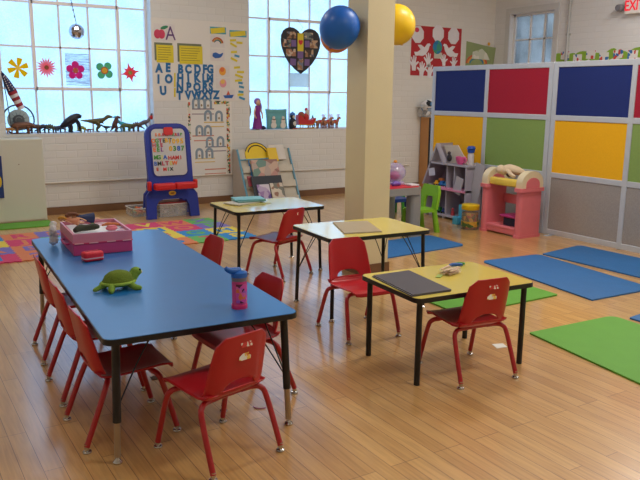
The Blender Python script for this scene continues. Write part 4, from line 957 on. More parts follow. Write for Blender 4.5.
# ------------------------------------------------------------------ bookshelf
def rack():
    t = thing('book_rack', 'sloped book display rack with pale blue edges against the back wall', 'bookshelf', (4.985, 9.60, 0), 0)
    pw_ = M('rack_panel', (186,176,166), .5); bl = M('rack_blue', (104,160,184), .45); cr = M('rack_canvas', (204,196,180), .7, bump=.2)
    for sx in (-1,1):
        bm = B(); prism(bm, [(-.28,0),(.24,0),(.24,.79),(.10,.79)], -.012, .012, Matrix.Translation((sx*.43,0,0)) @ Matrix(((0,0,1,0),(1,0,0,0),(0,1,0,0),(0,0,0,1))))
        o = obj('side_panel', bm, pw_, t)
        bm = B(); tube(bm, ((sx*.43,-.285,.005),(sx*.43,.098,.79)), .016, 8); obj('edge_trim', bm, bl, o, smooth=True)
    zy = Matrix(((0,0,1,0),(1,0,0,0),(0,1,0,0),(0,0,0,1)))
    bm = B(); prism(bm, [(-.255,.02),(.118,.79),(.130,.79),(-.243,.02)], -.415, .415, zy); obj('back_panel', bm, cr, t)
    for zb in (.03, .25, .47):
        y = -.285+.383*zb/.79
        bm = B(); prism(bm, [(y-.022,zb),(y+.012,zb+.085),(y+.016,zb+.085),(y-.014,zb),(y+.03,zb),(y+.03,zb-.008),(y-.022,zb-.008)], -.413, .413, zy); obj('pocket', bm, cr, t)
    bm = B(); tube(bm, ((-.42,.005,.645),(.15,.005,.655)), .011, 8); obj('rail', bm, bl, t)
    return t
rack()
def slope(name, label, cat, x, z, w_, h_, d, mat, lean=.4515, yoff=0, group=None):
    """book or panel leaning in the rack; y follows the rack slope at height z"""
    y = 9.60-.285+.383*(z/.79)+yoff
    bm = B(); box(bm, (0,0,h_/2), (w_,d,h_), rx=-lean, bev=min(.004,d/3))
    return tag(obj(name, bm, mat, loc=(x,y,z)), label, cat, group)
o = slope('display_folder', 'large clear blue-edged bag of books in the upper rack pocket', 'bag', 4.91, .36, .44, .30, .02, swirl('bag_books', [(190,140,130),(180,160,150),(110,140,130),(200,170,150),(150,110,100)], 9), yoff=-.012)
bm = B()
for x in (-.215,.215): box(bm, (x,-.003,.15), (.016,.028,.30), rx=0)
bmesh.ops.rotate(bm, matrix=Euler((-.4515,0,0)).to_matrix(), verts=bm.verts); obj('binding', bm, M('rack_blue_b', (70,130,190), .4), o)
bm = B()
for s in (-1,1): tube(bm, [Euler((-.4515,0,0)).to_matrix() @ Vector((.02+s*(.075+.0*k), -.02, zz)) for k, zz in ((0,.25),(1,.18),(2,.13))]+[Euler((-.4515,0,0)).to_matrix() @ Vector((.02+s*.03,-.02,.10))], .012, 8, k=3)
obj('handle', bm, M('bright_blue', (60,150,214), .4), o, smooth=True)
slope('chalk_panel', 'large black board standing in the lower rack pocket', 'board', 4.87, .06, .50, .38, .012, M('slate', (44,48,58), .6), yoff=-.03)
slope('picture_book', 'purple picture book leaning on the black board in the rack', 'book', 4.775, .08, .20, .24, .012, swirl('purple_cover', [(96,72,140),(180,160,190),(150,120,170),(206,196,206)], 13), yoff=-.09)
slope('picture_book', 'cream picture book right of the purple book in the rack', 'book', 4.995, .08, .21, .25, .012, swirl('cream_cover', [(208,196,180),(208,196,180),(150,110,90),(120,120,110)], 17), yoff=-.09)
slope('picture_book', 'thin red-edged book at far left of the rack', 'book', 4.625, .27, .08, .16, .01, M('book_red', (150,60,70), .5), yoff=-.03)
c = Vector((4.96, 9.665, .70)); t = thing('round_book', 'round yellow smiley-shaped book on top of the rack', 'book', c)
bm = B(); prism(bm, [(x-.09,z) for x, z in circ(.2,28)], -.01, .01, Euler((PI/2-.4515,0,0)).to_matrix().to_4x4()); obj('cover', bm, M('smiley_yellow', (232,196,20), .5), t)
bm = B(); tube(bm, [Euler((-.4515,0,0)).to_matrix() @ Vector((-.09+.155*math.cos(a), -.012, .155*math.sin(a))) for a in [.3+2.5*i/14 for i in range(15)]], .009, 6); obj('printed_arc', bm, black_pl, t)
bm = B(); tube(bm, [Euler((-.4515,0,0)).to_matrix() @ Vector((-.09+.197*math.cos(a), -.010, .197*math.sin(a))) for a in [.3+2.5*i/14 for i in range(15)]], .007, 6); obj('printed_rim', bm, black_pl, t)
slope('picture_book', 'yellow square book beside the round yellow one on the rack', 'book', 5.09, .60, .16, .22, .012, M('book_yellow', (228,190,40), .5), yoff=-.012)
slope('picture_book', 'white book with orange oval on top right of the rack', 'book', 5.19, .62, .26, .24, .012, M('book_white', (214,206,196), .5), yoff=.03)
o = bpy.data.objects['picture_book.004']
bm = B(); ball(bm, (-.01,.066,.195), (.10,.005,.036), rx=-.4515, seg=14); obj('cover_picture', bm, M('cover_orange', (232,160,50), .5), o, smooth=True)
# ------------------------------------------------------------------ play corner
def playtable():
    t = thing('play_table', 'chunky grey plastic play table with red top, right of the pillar', 'table', (4.945, 6.62, 0), 0)
    gp_ = M('grey_plastic', (140,138,134), .5)
    bm = B(); prism(bm, rrect(.66,.60,.09), .575, .592); obj('tabletop', bm, M('red_tabletop', (206,40,54), .4), t)
    bm = B(); prism(bm, rrect(.70,.64,.10), .50, .582); obj('apron', bm, gp_, t, smooth=35)
    for sx in (-1,1):
        for sy in (-1,1):
            bm = B(); prism(bm, rrect(.15,.13,.04), 0, .505, Matrix.Translation((sx*.26,sy*.24,0))); obj('leg', bm, gp_, t, smooth=35)
playtable()
def toychair(name, label, loc, rz, mat):
    t = thing(name, label, 'chair', loc, rz, 'plastic toddler chairs at the play table')
    bm = B(); prism(bm, rrect(.30,.29,.05), .25, .285); obj('seat', bm, mat, t, smooth=35)
    bm = B(); out = [(-.155,.0),(-.16,.2),(-.13,.285),(.13,.285),(.16,.2),(.155,.0),(.07,.0),(.075,.1),(.06,.15),(-.06,.15),(-.075,.1),(-.07,.0)]
    prism(bm, out, -.018, .018, Matrix.Translation((0,-.135,.275)) @ Euler((PI/2+.16,0,0)).to_matrix().to_4x4()); obj('backrest', bm, mat, t, smooth=35)
    for sx in (-1,1):
        bm = B(); tube(bm, ((sx*.125,-.12,.27),(sx*.14,-.165,.0)), [.03,.036], 10); obj('leg', bm, mat, t, smooth=True)
        bm = B(); tube(bm, ((sx*.12,.12,.27),(sx*.135,.14,.0)), [.03,.034], 10); obj('leg', bm, mat, t, smooth=True)
    return t
lime = M('lime_plastic', (126,184,40), .45)
toychair('toddler_chair', 'lime green toddler chair at right end of the grey play table', (5.48, 6.60, 0), PI/2, lime)
toychair('toddler_chair', 'darker green toddler chair behind the play table leg', (5.95, 7.78, 0), PI-.2, M('green_plastic', (60,150,50), .45))  # plastic is a darker green than the lime chair
_bc = toychair('toddler_chair', 'dark blue toddler chair behind the play table, its seat showing under the tabletop', (5.48, 7.17, 0), PI, M('navy_plastic', (24,60,130), .45)); _bc.scale = (1.2,1.2,1.2)
ZK = .592
c = Vector((5.12,6.63,ZK)); t = thing('globe_toy', 'round lilac see-through domed toy on the red play table', 'toy', c)
bm = B(); lathe(bm, ((0,0),(.11,0),(.115,.02),(.08,.035),(0,.035)), 20); obj('base', bm, M('lilac_plastic', (176,160,190), .35), t, smooth=True)
bm = B(); ball(bm, (0,0,.135), (.125,.125,.115), seg=22); obj('dome', bm, M('lilac_clear', (190,176,214), .1, alpha=.5, coat=.5), t, smooth=True)
bm = B(); ball(bm, (-.02,-.02,.10), (.07,.06,.05), seg=12); obj('figure', bm, M('pink_toy', (206,66,150), .4), t, smooth=True)
bm = B(); ball(bm, (.03,.0,.15), (.05,.04,.04), seg=12); obj('figure', bm, M('pearl_toy', (200,196,190), .4), t, smooth=True)
bm = B(); ball(bm, (0,0,.257), (.022,.022,.02), seg=10); obj('knob', bm, M('orange_knob', (226,150,40), .4), t, smooth=True)
bm = B(); ball(bm, (0,0,.05), (.05,.04,.05), seg=12); ball(bm, (0,0,.12), (.04,.04,.035), seg=12)
t = tag(obj('toy_animal', bm, M('navy_toy', (52,52,140), .4), smooth=180, loc=(4.90,6.60,ZK)), 'blue and yellow toy on the red play table beside the pillar', 'toy')
bm = B(); ball(bm, (.02,-.02,.165), (.035,.035,.03), seg=12); obj('cap', bm, M('yellow_toy', (232,176,30), .4), t, smooth=True)
bm = B(); tube(bm, ((-.05,0,.02),(.0,.01,.03),(.06,0,.02)), [.02,.03,.018], 8, k=3)
tag(obj('toy_animal', bm, M('purple_toy', (110,80,170), .4), smooth=180, loc=(5.0,6.45,ZK)), 'small purple toy in front of the domed toy', 'toy')
bm = B(); box(bm, (0,0,.01), (.12,.14,.018), bev=.004); tag(obj('toy_book', bm, M('toy_white', (206,200,206), .5), loc=(5.2,6.42,ZK)), 'small pale block at right edge of the red play table', 'toy')
# dollhouse (front faces -x, long side along y)
def dollhouse():
    Y1, Y0 = 7.56, 6.74                                             # left and right ends as the viewer sees them
    t = thing('dollhouse', 'three-storey grey-lilac toy dollhouse with open front against the divider', 'dollhouse', (6.36, .03, 0))
    gl = M('dollhouse_wall', (172,168,184), .5); gd = M('dollhouse_inside', (140,132,156), .6); pk = M('dollhouse_pink', (214,140,176), .5); D = .29
    def yz(name, poly, x0, x1, mat, par=t):
        bm = B(); prism(bm, poly, x0, x1, Matrix(((0,0,1,0),(1,0,0,0),(0,1,0,0),(0,0,0,1)))); return obj(name, bm, mat, par)
    yz('back_wall', [(Y0,.05),(Y1,.05),(Y1,.42),(7.36,.88),(7.30,.88),(7.18,.73),(Y0,.73)], D-.012, D, gd)
    for i, (z, a, b, x0, m_) in enumerate(((.045,Y0,Y1-.02,0,gl),(.40,Y0,Y1-.02,-.035,pk),(.725,Y0-.02,7.46,0,gl))):
        yz('floor_shelf', [(a,z-.012),(b,z-.012),(b,z+.012),(a,z+.012)], x0, D, m_)
    yz('side_wall', [(Y0,.057),(Y0+.016,.057),(Y0+.016,.712),(Y0,.712)], 0, D, gl)
    yz('side_wall', [(Y1-.03,.057),(Y1-.014,.057),(Y1-.014,.388),(Y1-.03,.388)], 0, D, gl)
    yz('roof_panel', [(7.60,.42),(7.575,.42),(7.335,.935),(7.335,.985)], 0, D, gl)
    yz('roof_panel', [(7.335,.985),(7.335,.94),(7.205,.738),(7.165,.738)], 0, .06, gl)
    yz('gable_board', [(7.30,.955),(7.03,.975),(6.82,.738),(7.16,.738)], .10, .115, M('dollhouse_cream', (206,198,186), .5))
    for y in (7.12, 6.98): yz('partition_board', [(y,.412),(y+.012,.412),(y+.012,.712),(y,.712)], .02, D-.015, gl)
    yz('partition_board', [(7.12,.057),(7.135,.057),(7.135,.388),(7.12,.388)], .02, D-.015, gl)
    for y in (Y0+.03, 7.14, Y1-.06): yz('foot', [(y,0),(y+.04,0),(y+.04,.034),(y,.034)], .02, .06, gl)
    yz('door_panel', [(7.02,.42),(7.09,.42),(7.09,.66),(7.02,.66)], D-.03, D-.013, M('dark_doorway', (60,56,60), .6))
    bm = B(); box(bm, (.11,Y0-.075,.46), (.012,.16,.62), rx=.2); o = obj('stair_panel', bm, M('dollhouse_pale', (176,174,186), .5), t)
    bm = B(); box(bm, (-.012,6.86,.47), (.012,.13,.22), rx=.25); obj('open_shutter', bm, M('dollhouse_pale'), t)
    bm = B(); box(bm, (-.004,7.40,.60), (.006,.12,.10), rx=-.2); obj('window_cutout', bm, M('dollhouse_window', (196,196,220), .5), t)
    bm = B(); 
    for k in range(6): ball(bm, (-.02,7.02+.05*k,.42), (.012,.014,.016), seg=8)
    obj('balcony_rail', bm, pk, t, smooth=True)
dollhouse()
def small(name, label, cat, loc, parts, group=None):
    t = thing(name, label, cat, loc, 0, group)
    for nm, fn, mat in parts:
        bm = B(); fn(bm); obj(nm, bm, mat, t, smooth=40)
    return t
pkc = M('pink_teacup', (226,96,160), .35)
small('toy_teacup', 'pink toy teacup on the top floor of the dollhouse', 'toy cup', (6.42,6.95,.738), (
    ('cup', lambda b: lathe(b, ((0,0),(.035,0),(.045,.02),(.062,.06),(.066,.10),(.058,.10),(.05,.03),(0,.02)), 18), pkc),
    ('handle', lambda b: tube(b, ((0,-.06,.085),(0,-.10,.08),(0,-.10,.04),(0,-.05,.03)), .008, 8, k=3), pkc)))
small('toy_bottle', 'white toy bottle with blue cap on the dollhouse top', 'toy bottle', (6.52,6.87,.738), (
    ('bottle_body', lambda b: lathe(b, ((0,0),(.04,0),(.042,.12),(.03,.15),(0,.15)), 14), M('toy_white')),
    ('cap', lambda b: lathe(b, ((.03,.15),(.045,.155),(.05,.20),(.06,.205),(.04,.235),(0,.24)), 14), M('bright_cap', (30,80,180), .4))))
small('toy_horse', 'small dark toy figure on the dollhouse top floor', 'toy', (6.40,7.14,.738), (
    ('body', lambda b: (ball(b, (0,0,.07), (.025,.04,.05), seg=10), ball(b, (0,.01,.13), (.022,.025,.025), seg=10)), M('dark_toy', (50,40,46), .6)),))
for i, (nm, y, z, col, lab, sz) in enumerate((('toy_car', 7.40,.412,(232,176,40),'yellow toy car on left end of the middle dollhouse floor',.05),('toy_car', 7.30,.412,(40,110,190),'blue toy car on middle floor of dollhouse',.055),('toy_car', 7.20,.412,(70,150,200),'light blue toy car right of the blue one in the dollhouse',.05),
        ('toy_car',7.34,.057,(40,120,60),'green toy car on bottom floor of dollhouse',.06),('toy_car',7.22,.057,(30,60,130),'navy toy car on bottom floor of dollhouse',.055))):
    cm = M('car_%d' % i, col, .35)
    small(nm, lab, 'toy car', (6.44,y,z), (('body', lambda b: (box(b, (0,0,.03), (.07,sz*1.7,.03), bev=.008), box(b, (0,0,.058), (.055,sz,.03), bev=.008)), cm),
        *[('wheel', lambda b, sx=sx, sy=sy: lathe(b, ((0,-.006),(.015,-.006),(.015,.006),(0,.006)), 10, Matrix.Translation((sx*.037,sy*sz*.5,.0152)) @ Euler((0,PI/2,0)).to_matrix().to_4x4()), black_pl) for sx in (-1,1) for sy in (-1,1)]))
small('toy_block', 'orange toy block on top of a toy car in the dollhouse', 'toy', (6.44,7.32,.487), (('body', lambda b: box(b, (0,0,.017), (.05,.07,.032), bev=.006), M('orange_toy')),))
small('toy_figure', 'small red and grey toy figure on the bottom dollhouse floor', 'toy', (6.42,7.05,.057), (('body', lambda b: (lathe(b, ((0,0),(.028,0),(.02,.06),(0,.065)), 12), ball(b, (0,0,.08), (.02,.02,.02), seg=10)), M('toy_red', (176,60,70), .5)),))
small('toy_box', 'light blue box standing left of the clear jar', 'box', (6.29,6.70,0), (('body', lambda b: (box(b, (0,0,.125), (.07,.13,.25), bev=.005), box(b, (-.06,.06,.05), (.07,.09,.1), bev=.005)), M('light_blue_box', (70,166,206), .5)),))
small('play_jar', 'clear jar of toy pieces with yellow screw lid on the floor beside the dollhouse', 'jar', (6.16,6.45,0), (
    ('contents', lambda b: lathe(b, ((0,.012),(.098,.012),(.098,.21),(0,.22)), 20), swirl('jar_mix', [(130,90,40),(80,70,40),(200,140,40),(60,80,40),(150,110,60),(170,50,40)], 26)),
    ('jar_glass', lambda b: lathe(b, ((0,0),(.104,0),(.107,.01),(.107,.235),(.095,.245),(0,.245)), 22), M('jar_clear', (200,196,180), .1, alpha=.25)),
    ('label_band', lambda b: lathe(b, ((.1075,.035),(.1085,.036),(.1085,.10),(.1075,.101)), 22), swirl('jar_label', [(190,150,50),(150,110,40),(70,100,50),(206,160,60)], 20)),
    ('lid', lambda b: lathe(b, ((.105,.24),(.109,.245),(.109,.298),(.10,.305),(0,.305)), 24), M('yellow_lid', (226,190,20), .4))))
# pink play stand
def stand():
    t = thing('play_stand', 'pink plastic play stand with cream arched ends beside the divider', 'play stand', (6.38, 6.01, 0), 0)
    t.scale = (1.03,1.03,1.03)
    pk = M('salmon_plastic', (222,118,128), .45); cr = M('cream_plastic', (226,212,178), .45); ye = M('butter_yellow', (236,206,84), .45)
    for y in (.265, -.265):
        bm = B()
        pts = [(-.165,0),(.165,0),(.165,.55),(-.165,.55)]
        prism(bm, rrect(.34,.09,.035), 0, .55, Matrix.Translation((0,y,0))); o = obj('end_panel', bm, pk, t, smooth=35)
        bm = B(); prism(bm, rrect(.39,.125,.04), .52, .56, Matrix.Translation((0,y,0))); obj('ledge', bm, pk, o, smooth=35)
        bm = B(); prism(bm, rrect(.36,.105,.03), 0, .03, Matrix.Translation((0,y,0))); obj('plinth', bm, pk, o, smooth=35)
        arc = [(-.165,.56)]+[(-.165,.60)]+[(-.165*math.cos(a), .62+.125*math.sin(a)) for a in [PI*i/14 for i in range(15)]]+[(.165,.60),(.165,.56)]
        bm = B(); prism(bm, arc, -.045, .045, Matrix.Translation((0,y,0)) @ Euler((PI/2,0,0)).to_matrix().to_4x4()); obj('arch_top', bm, cr, t, smooth=35)
        arc2 = [(-.105,.562)]+[(-.105*math.cos(a), .60+.075*math.sin(a)) for a in [PI*i/10 for i in range(11)]]+[(.105,.562)]
        bm = B(); prism(bm, arc2, -.052, .052, Matrix.Translation((0,y,0)) @ Euler((PI/2,0,0)).to_matrix().to_4x4()); obj('arch_inset', bm, pk, t, smooth=35)
    bm = B(); box(bm, (-.10,0,.60), (.08,.44,.085), bev=.02); obj('front_bar', bm, ye, t, smooth=35)
    bm = B(); box(bm, (.0,0,.085), (.30,.45,.035), bev=.01); box(bm, (-.13,0,.05), (.03,.45,.07), bev=.01); obj('bottom_shelf', bm, pk, t, smooth=35)
    bm = B(); box(bm, (.13,0,.38), (.03,.45,.11), bev=.01); obj('back_rail', bm, pk, t, smooth=35)
    bm = B(); box(bm, (.10,0,.595), (.10,.44,.02), bev=.006); obj('top_shelf', bm, cr, t, smooth=35)
stand()
small('toy_basket', 'navy toy box with magenta lid on the pink stand lower shelf', 'box', (6.38,5.92,.108), (
    ('body', lambda b: box(b, (0,0,.05), (.20,.20,.096), bev=.01), M('navy_box', (28,34,66), .5)), ('lid', lambda b: box(b, (-.015,.01,.113), (.23,.25,.028), bev=.01), M('magenta_lid', (170,40,110), .4))))
t = thing('rag_doll', 'cream cloth doll slumped on top of the pink play stand', 'doll', (6.40,6.01,.685), .4)
bm = B(); tube(bm, ((-.05,.14,.05),(-.02,.05,.075),(.0,-.05,.06),(.02,-.14,.03)), [.05,.062,.05,.02], 12, k=4); ball(bm, (-.055,.14,.07), (.06,.055,.055), seg=14); obj('body', bm, M('cream_cloth', (224,204,176), .8), t, smooth=180)
bm = B(); tube(bm, ((-.06,.05,.06),(-.11,.0,.03),(-.12,-.06,.0)), [.03,.024,.02], 10, k=3); obj('arm', bm, M('cream_cloth'), t, smooth=180)
bm = B(); ball(bm, (-.095,.02,.02), (.03,.035,.03), seg=10); obj('shoe', bm, M('dark_brown', (70,46,40), .6), t, smooth=True)
# wooden cabinet behind the divider
t = thing('wood_cabinet', 'tall narrow wooden cabinet by the back wall behind the divider edge', 'cabinet', (8.35,9.745,0))
wd = M('oak_veneer', (190,136,82), .5, var=.12, scale=6)
bm = B(); box(bm, (0,0,.62), (.44,.22,1.24), bev=.006); obj('carcass', bm, wd, t)
bm = B(); box(bm, (.0,-.117,.62), (.43,.014,1.22), bev=.004); dr = obj('door_panel', bm, M('black_panel', (26,26,30), .5), t)
bm = B(); tube(bm, ((-.17,-.13,1.14),(-.13,-.15,.98)), .01, 8); obj('handle', bm, M('white_plastic'), dr)
t = thing('storage_bin', 'clear bin of white and black craft things on top of the wooden cabinet', 'storage bin', (8.23,9.735,1.241))
bm = B(); prism(bm, rrect(.40,.22,.04), 0, .17); obj('tub', bm, M('clear_bin'), t)
bm = B(); tube(bm, [(x,y,.17) for x,y in rrect(.42,.24,.04)], .009, 8, closed=True); obj('rim', bm, M('bin_rim'), t)
bm = B()
for k in range(26): ball(bm, (random.uniform(-.14,.14), random.uniform(-.05,.05), random.uniform(.05,.28)), (.06,.05,.045), rz=random.random()*3, seg=8)
o = obj('contents', bm, swirl('craft_mix', [(226,226,230),(206,210,220),(30,34,44),(80,140,190),(226,226,226)], 12), t, smooth=True); o['kind'] = 'stuff'
# ------------------------------------------------------------------ window sill: toy animals
SZ = WZ0+.0056
def animal(label, px, w_, kind, rgb, flip=1, name='toy_dinosaur', cat='toy dinosaur', y=9.95, var=.3):
    """toy animal of length w_ (m) at the sill under photo column px; kind picks the body plan"""
    p = on_y(px, 131, y); c = Vector((p.x, y, SZ)); s = w_*(1.32 if kind in ('quad','stego') else 1.22)
    mt = M('toy_%s_%d' % (kind, len(_mats)), rgb, .5, var=var, scale=25)
    t = thing(name, label, cat, c, 0 if flip > 0 else PI, 'toy animals on the left window sill')
    bm = B()
    zs = 1.35 if kind in ('quad','stego') else 1
    def tb(pts, r): tube(bm, [(a*s,b*s,d*s*zs) for a,b,d in pts], [q*s for q in r], 8, k=3)
    if kind == 'quad':        # low four-legged
        tb(((-.5,0,.14),(-.3,0,.2),(-.1,0,.26),(.12,0,.25),(.28,0,.26),(.4,0,.25),(.5,0,.2)), [.012,.05,.11,.11,.07,.075,.03])
        for x in (-.14,.14):
            for yy in (-.08,.08): tb(((x,yy,.2),(x+.02,yy*1.2,.1),(x,yy*1.2,.012)), [.05,.036,.03])
    elif kind == 'bear':
        tb(((-.42,0,.3),(-.3,0,.34),(0,0,.36),(.2,0,.38),(.34,0,.36),(.48,0,.28)), [.05,.13,.14,.13,.1,.045])
        for x in (-.24,.2):
            for yy in (-.09,.09): tb(((x,yy,.3),(x+.01,yy,.14),(x+.02,yy,.012)), [.07,.05,.045])
    elif kind == 'stego':
        tb(((-.5,0,.1),(-.3,0,.2),(-.05,0,.3),(.15,0,.24),(.32,0,.15),(.48,0,.1)), [.012,.05,.12,.1,.05,.035])
        for x in (-.1,.16):
            for yy in (-.07,.07): tb(((x,yy,.2),(x,yy*1.2,.012)), [.05,.032])
        for k in range(6):
            x = -.3+.11*k; ball(bm, (x*s,0,(.36+.14*math.sin(PI*(k+.6)/6))*s), (.04*s,.012*s,.07*s), seg=8)
    elif kind == 'rex':       # horizontal two-legged, tail left, head right
        tb(((-.55,0,.4),(-.3,0,.38),(-.05,0,.36),(.12,0,.38),(.28,0,.44),(.4,0,.52),(.56,0,.5)), [.012,.05,.1,.1,.06,.07,.03])
        for yy in (-.06,.06):
            tb(((.0,yy,.32),(.08,yy*1.2,.2),(.0,yy*1.2,.1),(.03,yy*1.2,.015),(.09,yy*1.2,.012)), [.075,.05,.028,.024,.015])
            tb(((.18,yy*.8,.34),(.24,yy,.27)), [.022,.012])
    elif kind == 'upright':   # hunched upright gorilla / godzilla-like plain dinosaur
        tb(((-.55,0,.06),(-.4,0,.2),(-.15,0,.36),(.1,0,.52),(.26,0,.62),(.42,0,.6)), [.015,.07,.17,.18,.12,.06])
        for yy in (-.11,.11):
            tb(((-.08,yy,.3),(-.02,yy*1.2,.15),(-.05,yy*1.2,.015),(.04,yy*1.2,.015)), [.1,.07,.05,.03])
            tb(((.16,yy,.5),(.3,yy*1.2,.3),(.3,yy*1.2,.02)), [.07,.055,.045])
    elif kind == 'stand':     # tall standing
        tb(((-.4,0,.03),(-.25,0,.2),(-.05,0,.5),(.08,0,.85),(.2,0,1.05),(.42,0,1.0)), [.02,.08,.2,.16,.12,.06])
        for yy in (-.12,.12):
            tb(((-.02,yy,.45),(.1,yy*1.2,.25),(.02,yy*1.2,.03),(.16,yy*1.2,.02)), [.14,.08,.06,.03])
            tb(((.14,yy,.72),(.3,yy*1.2,.6)), [.05,.025])
    elif kind == 'bird':
        tb(((-.55,0,.3),(-.3,0,.36),(-.05,0,.45),(.15,0,.52),(.3,0,.75),(.38,0,.86),(.55,0,.8)), [.03,.09,.12,.09,.045,.07,.02])
        for yy in (-.05,.05): tb(((.0,yy,.4),(.1,yy,.2),(.04,yy,.015),(.14,yy,.012)), [.05,.025,.02,.015])
    dz = .002-min(v.co.z for v in bm.verts); bmesh.ops.translate(bm, vec=(0,0,dz), verts=bm.verts)
    recalc(bm); o = obj('body', bm, mt, t, smooth=180)
    md = o.modifiers.new('merge', 'REMESH'); md.mode = 'VOXEL'; md.voxel_size = max(.004, s*.016); md.use_smooth_shade = True
    return t
animal('brown toy bear in front of the round fan on the left sill', 23, .25, 'bear', (112,70,44), 1, 'toy_bear', 'toy animal', 9.91)
animal('small orange-brown toy animal at far left end of the sill', 10, .14, 'quad', (170,120,60), -1, 'toy_animal', 'toy animal', 9.90)
animal('dark brown low toy dinosaur right of the bear', 34.5, .2, 'quad', (74,52,40), 1)
animal('blackish-blue toy dinosaur, left part of the sill', 43, .17, 'stego', (32,36,56), -1)
animal('olive spiny-backed toy dinosaur, left part of the sill', 50.5, .17, 'stego', (70,72,50), 1)
animal('slate blue toy dinosaur left of the big black one', 58.5, .16, 'quad', (48,62,92), -1)
animal('large black hunched toy dinosaur on the sill', 71.5, .27, 'upright', (18,20,32), 1, var=.1)
animal('small yellow-green toy dinosaur right of the big black one', 82.5, .13, 'stego', (150,150,60), 1, y=9.92)
animal('small dark red toy dinosaur under the tail of the olive one', 89, .09, 'quad', (110,40,50), 1, y=9.90)
animal('olive-brown two-legged toy dinosaur with long tail in mid sill', 97, .32, 'rex', (88,80,40), 1)
animal('small black two-legged toy dinosaur right of the olive one', 107, .15, 'rex', (28,28,36), -1, y=9.91)
animal('brown upright toy dinosaur in the right half of the sill', 115.5, .15, 'stand', (86,48,40), 1)
animal('bright turquoise toy dinosaur rising behind the brown ones', 122.5, .19, 'bird', (50,176,200), -1, y=10.0)
animal('green-olive four-legged toy dinosaur in right half of the sill', 126.5, .2, 'quad', (92,104,60), 1, y=9.92)
animal('brown plated toy dinosaur near right end of the sill', 136.5, .19, 'stego', (84,66,56), -1, y=9.92)
t = animal('grey bird-like toy dinosaur with red head at right end of sill', 145.5, .22, 'bird', (96,90,96), 1)
bm = B(); ball(bm, (.09,0,.195), (.032,.028,.03), seg=12); obj('crest', bm, M('crest_red', (200,36,44), .4), t, smooth=True)
# fan
p = on_y(18.5,120,9.995); t = thing('desk_fan', 'round wire-guard fan at left end of the window sill', 'fan', (p.x,9.995,p.z))
rot = Euler((PI/2,0,0)).to_matrix().to_4x4()
bm = B(); tube(bm, [(.19*math.cos(a),0,.19*math.sin(a)) for a in [2*PI*i/32 for i in range(32)]], .010, 8, closed=True); obj('outer_ring', bm, M('dark_navy_ring', (38,44,66), .4), t, smooth=True)
bm = B(); prism(bm, circ(.135,28), -.006, .006, rot); obj('grille_disc', bm, M('pale_disc', (170,186,190), .5), t)
bm = B()
for k in range(12): a = PI/12+2*PI*k/12; tube(bm, ((.05*math.cos(a),-.008,.05*math.sin(a)),(.19*math.cos(a),0,.19*math.sin(a))), .002, 5)
obj('guard_wires', bm, M('dark_navy_ring'), t)
bm = B(); prism(bm, circ(.068,20), .006, .04, rot); obj('hub', bm, M('grey_hub', (84,90,96), .5), t, smooth=35)
bm = B(); tube(bm, [(.04*math.cos(a),-.042,.04*math.sin(a)) for a in [.4+i*.4 for i in range(9)]], .004, 5); obj('hub_ring', bm, M('hub_pale', (150,156,160), .5), t)
h = p.z-SZ
bm = B(); tube(bm, ((0,0,-.19),(0,0,-h+.01)), .012, 8); box(bm, (0,0,-h+.006), (.14,.09,.012), bev=.003); obj('base', bm, M('dark_navy_ring'), t)
# rolled flag
a, b = on_y(2,73,9.79), on_y(21.5,109,9.79); d = (b-a)
t = thing('small_flag', 'small furled flag with stars and red-white stripes leaning at left window edge', 'flag', a)
def fl(u, o=0): return (d.x*u+o, 0, d.z*u)
bm = B(); tube(bm, (fl(.0),fl(.25),fl(.5)), [.015,.042,.056], 12, k=2); o = obj('canton', bm, M('flag_navy', (36,42,84), .8), t, smooth=True)
bm = B()
for k in range(14): ball(bm, Vector(fl(.08+.03*k))+Vector((.03*(-1)**k*.8*(k/14+.3), -.05*(.4+k/24), 0)), (.009,.009,.009), seg=6)
obj('star_dots', bm, M('flag_white', (220,214,220), .8), o)
for k in range(6):
    bm = B(); tube(bm, (fl(.5+k/12), fl(.5+(k+1)/12)), .058-.003*k, 12); obj('stripe', bm, M('flag_white') if k % 2 else M('flag_red', (150,36,54), .8), t, smooth=True)
bm = B(); tube(bm, ((0,.01,.02),(.05,.10,-.35),(.10,.20,a.z*0-(a.z-SZ)+.002)), .006, 6); obj('flagstick', bm, M('stick_dark', (90,96,110), .5), t)
# ------------------------------------------------------------------ right window sill
def cloth_doll():
    p = on_y(256.5,129,9.98); t = thing('doll', 'doll in long purple dress with lilac hair standing on the right sill', 'doll', (p.x,9.945,SZ), .2)
    bm = B(); tube(bm, ((0,0,.1),(0,0,.25),(0,0,.33),(0,0,.37)), [.03,.04,.035,.015], 10, k=3); ball(bm, (.005,-.01,.405), (.04,.042,.048), seg=12)
    for sx in (-1,1): tube(bm, ((sx*.035,0,.33),(sx*.075,-.02,.24),(sx*.06,-.05,.17)), [.014,.012,.01], 8, k=3); tube(bm, ((sx*.02,0,.12),(sx*.02,-.005,0.0)), [.015,.012], 8)
    obj('body', bm, skin, t, smooth=180)
    bm = B(); lathe(bm, ((.085,.012),(.08,.02),(.05,.2),(.042,.25),(.046,.32),(.03,.36)), 16); obj('dress', bm, M('plum_cloth', (130,40,130), .7), t, smooth=True)
    bm = B(); ball(bm, (.01,.012,.42), (.055,.048,.055), seg=12); tube(bm, ((.04,.02,.42),(.065,.01,.34),(.06,.0,.28)), [.03,.026,.012], 8, k=3); obj('hair', bm, M('lilac_hair', (150,110,190), .7), t, smooth=180)
    bm = B(); tube(bm, ((.03,-.06,.03),(.07,-.06,.03),(.11,-.05,.022)), [.028,.03,.018], 8, k=3); obj('shoes', bm, M('navy_shoe', (34,40,80), .5), t, smooth=True)
cloth_doll()
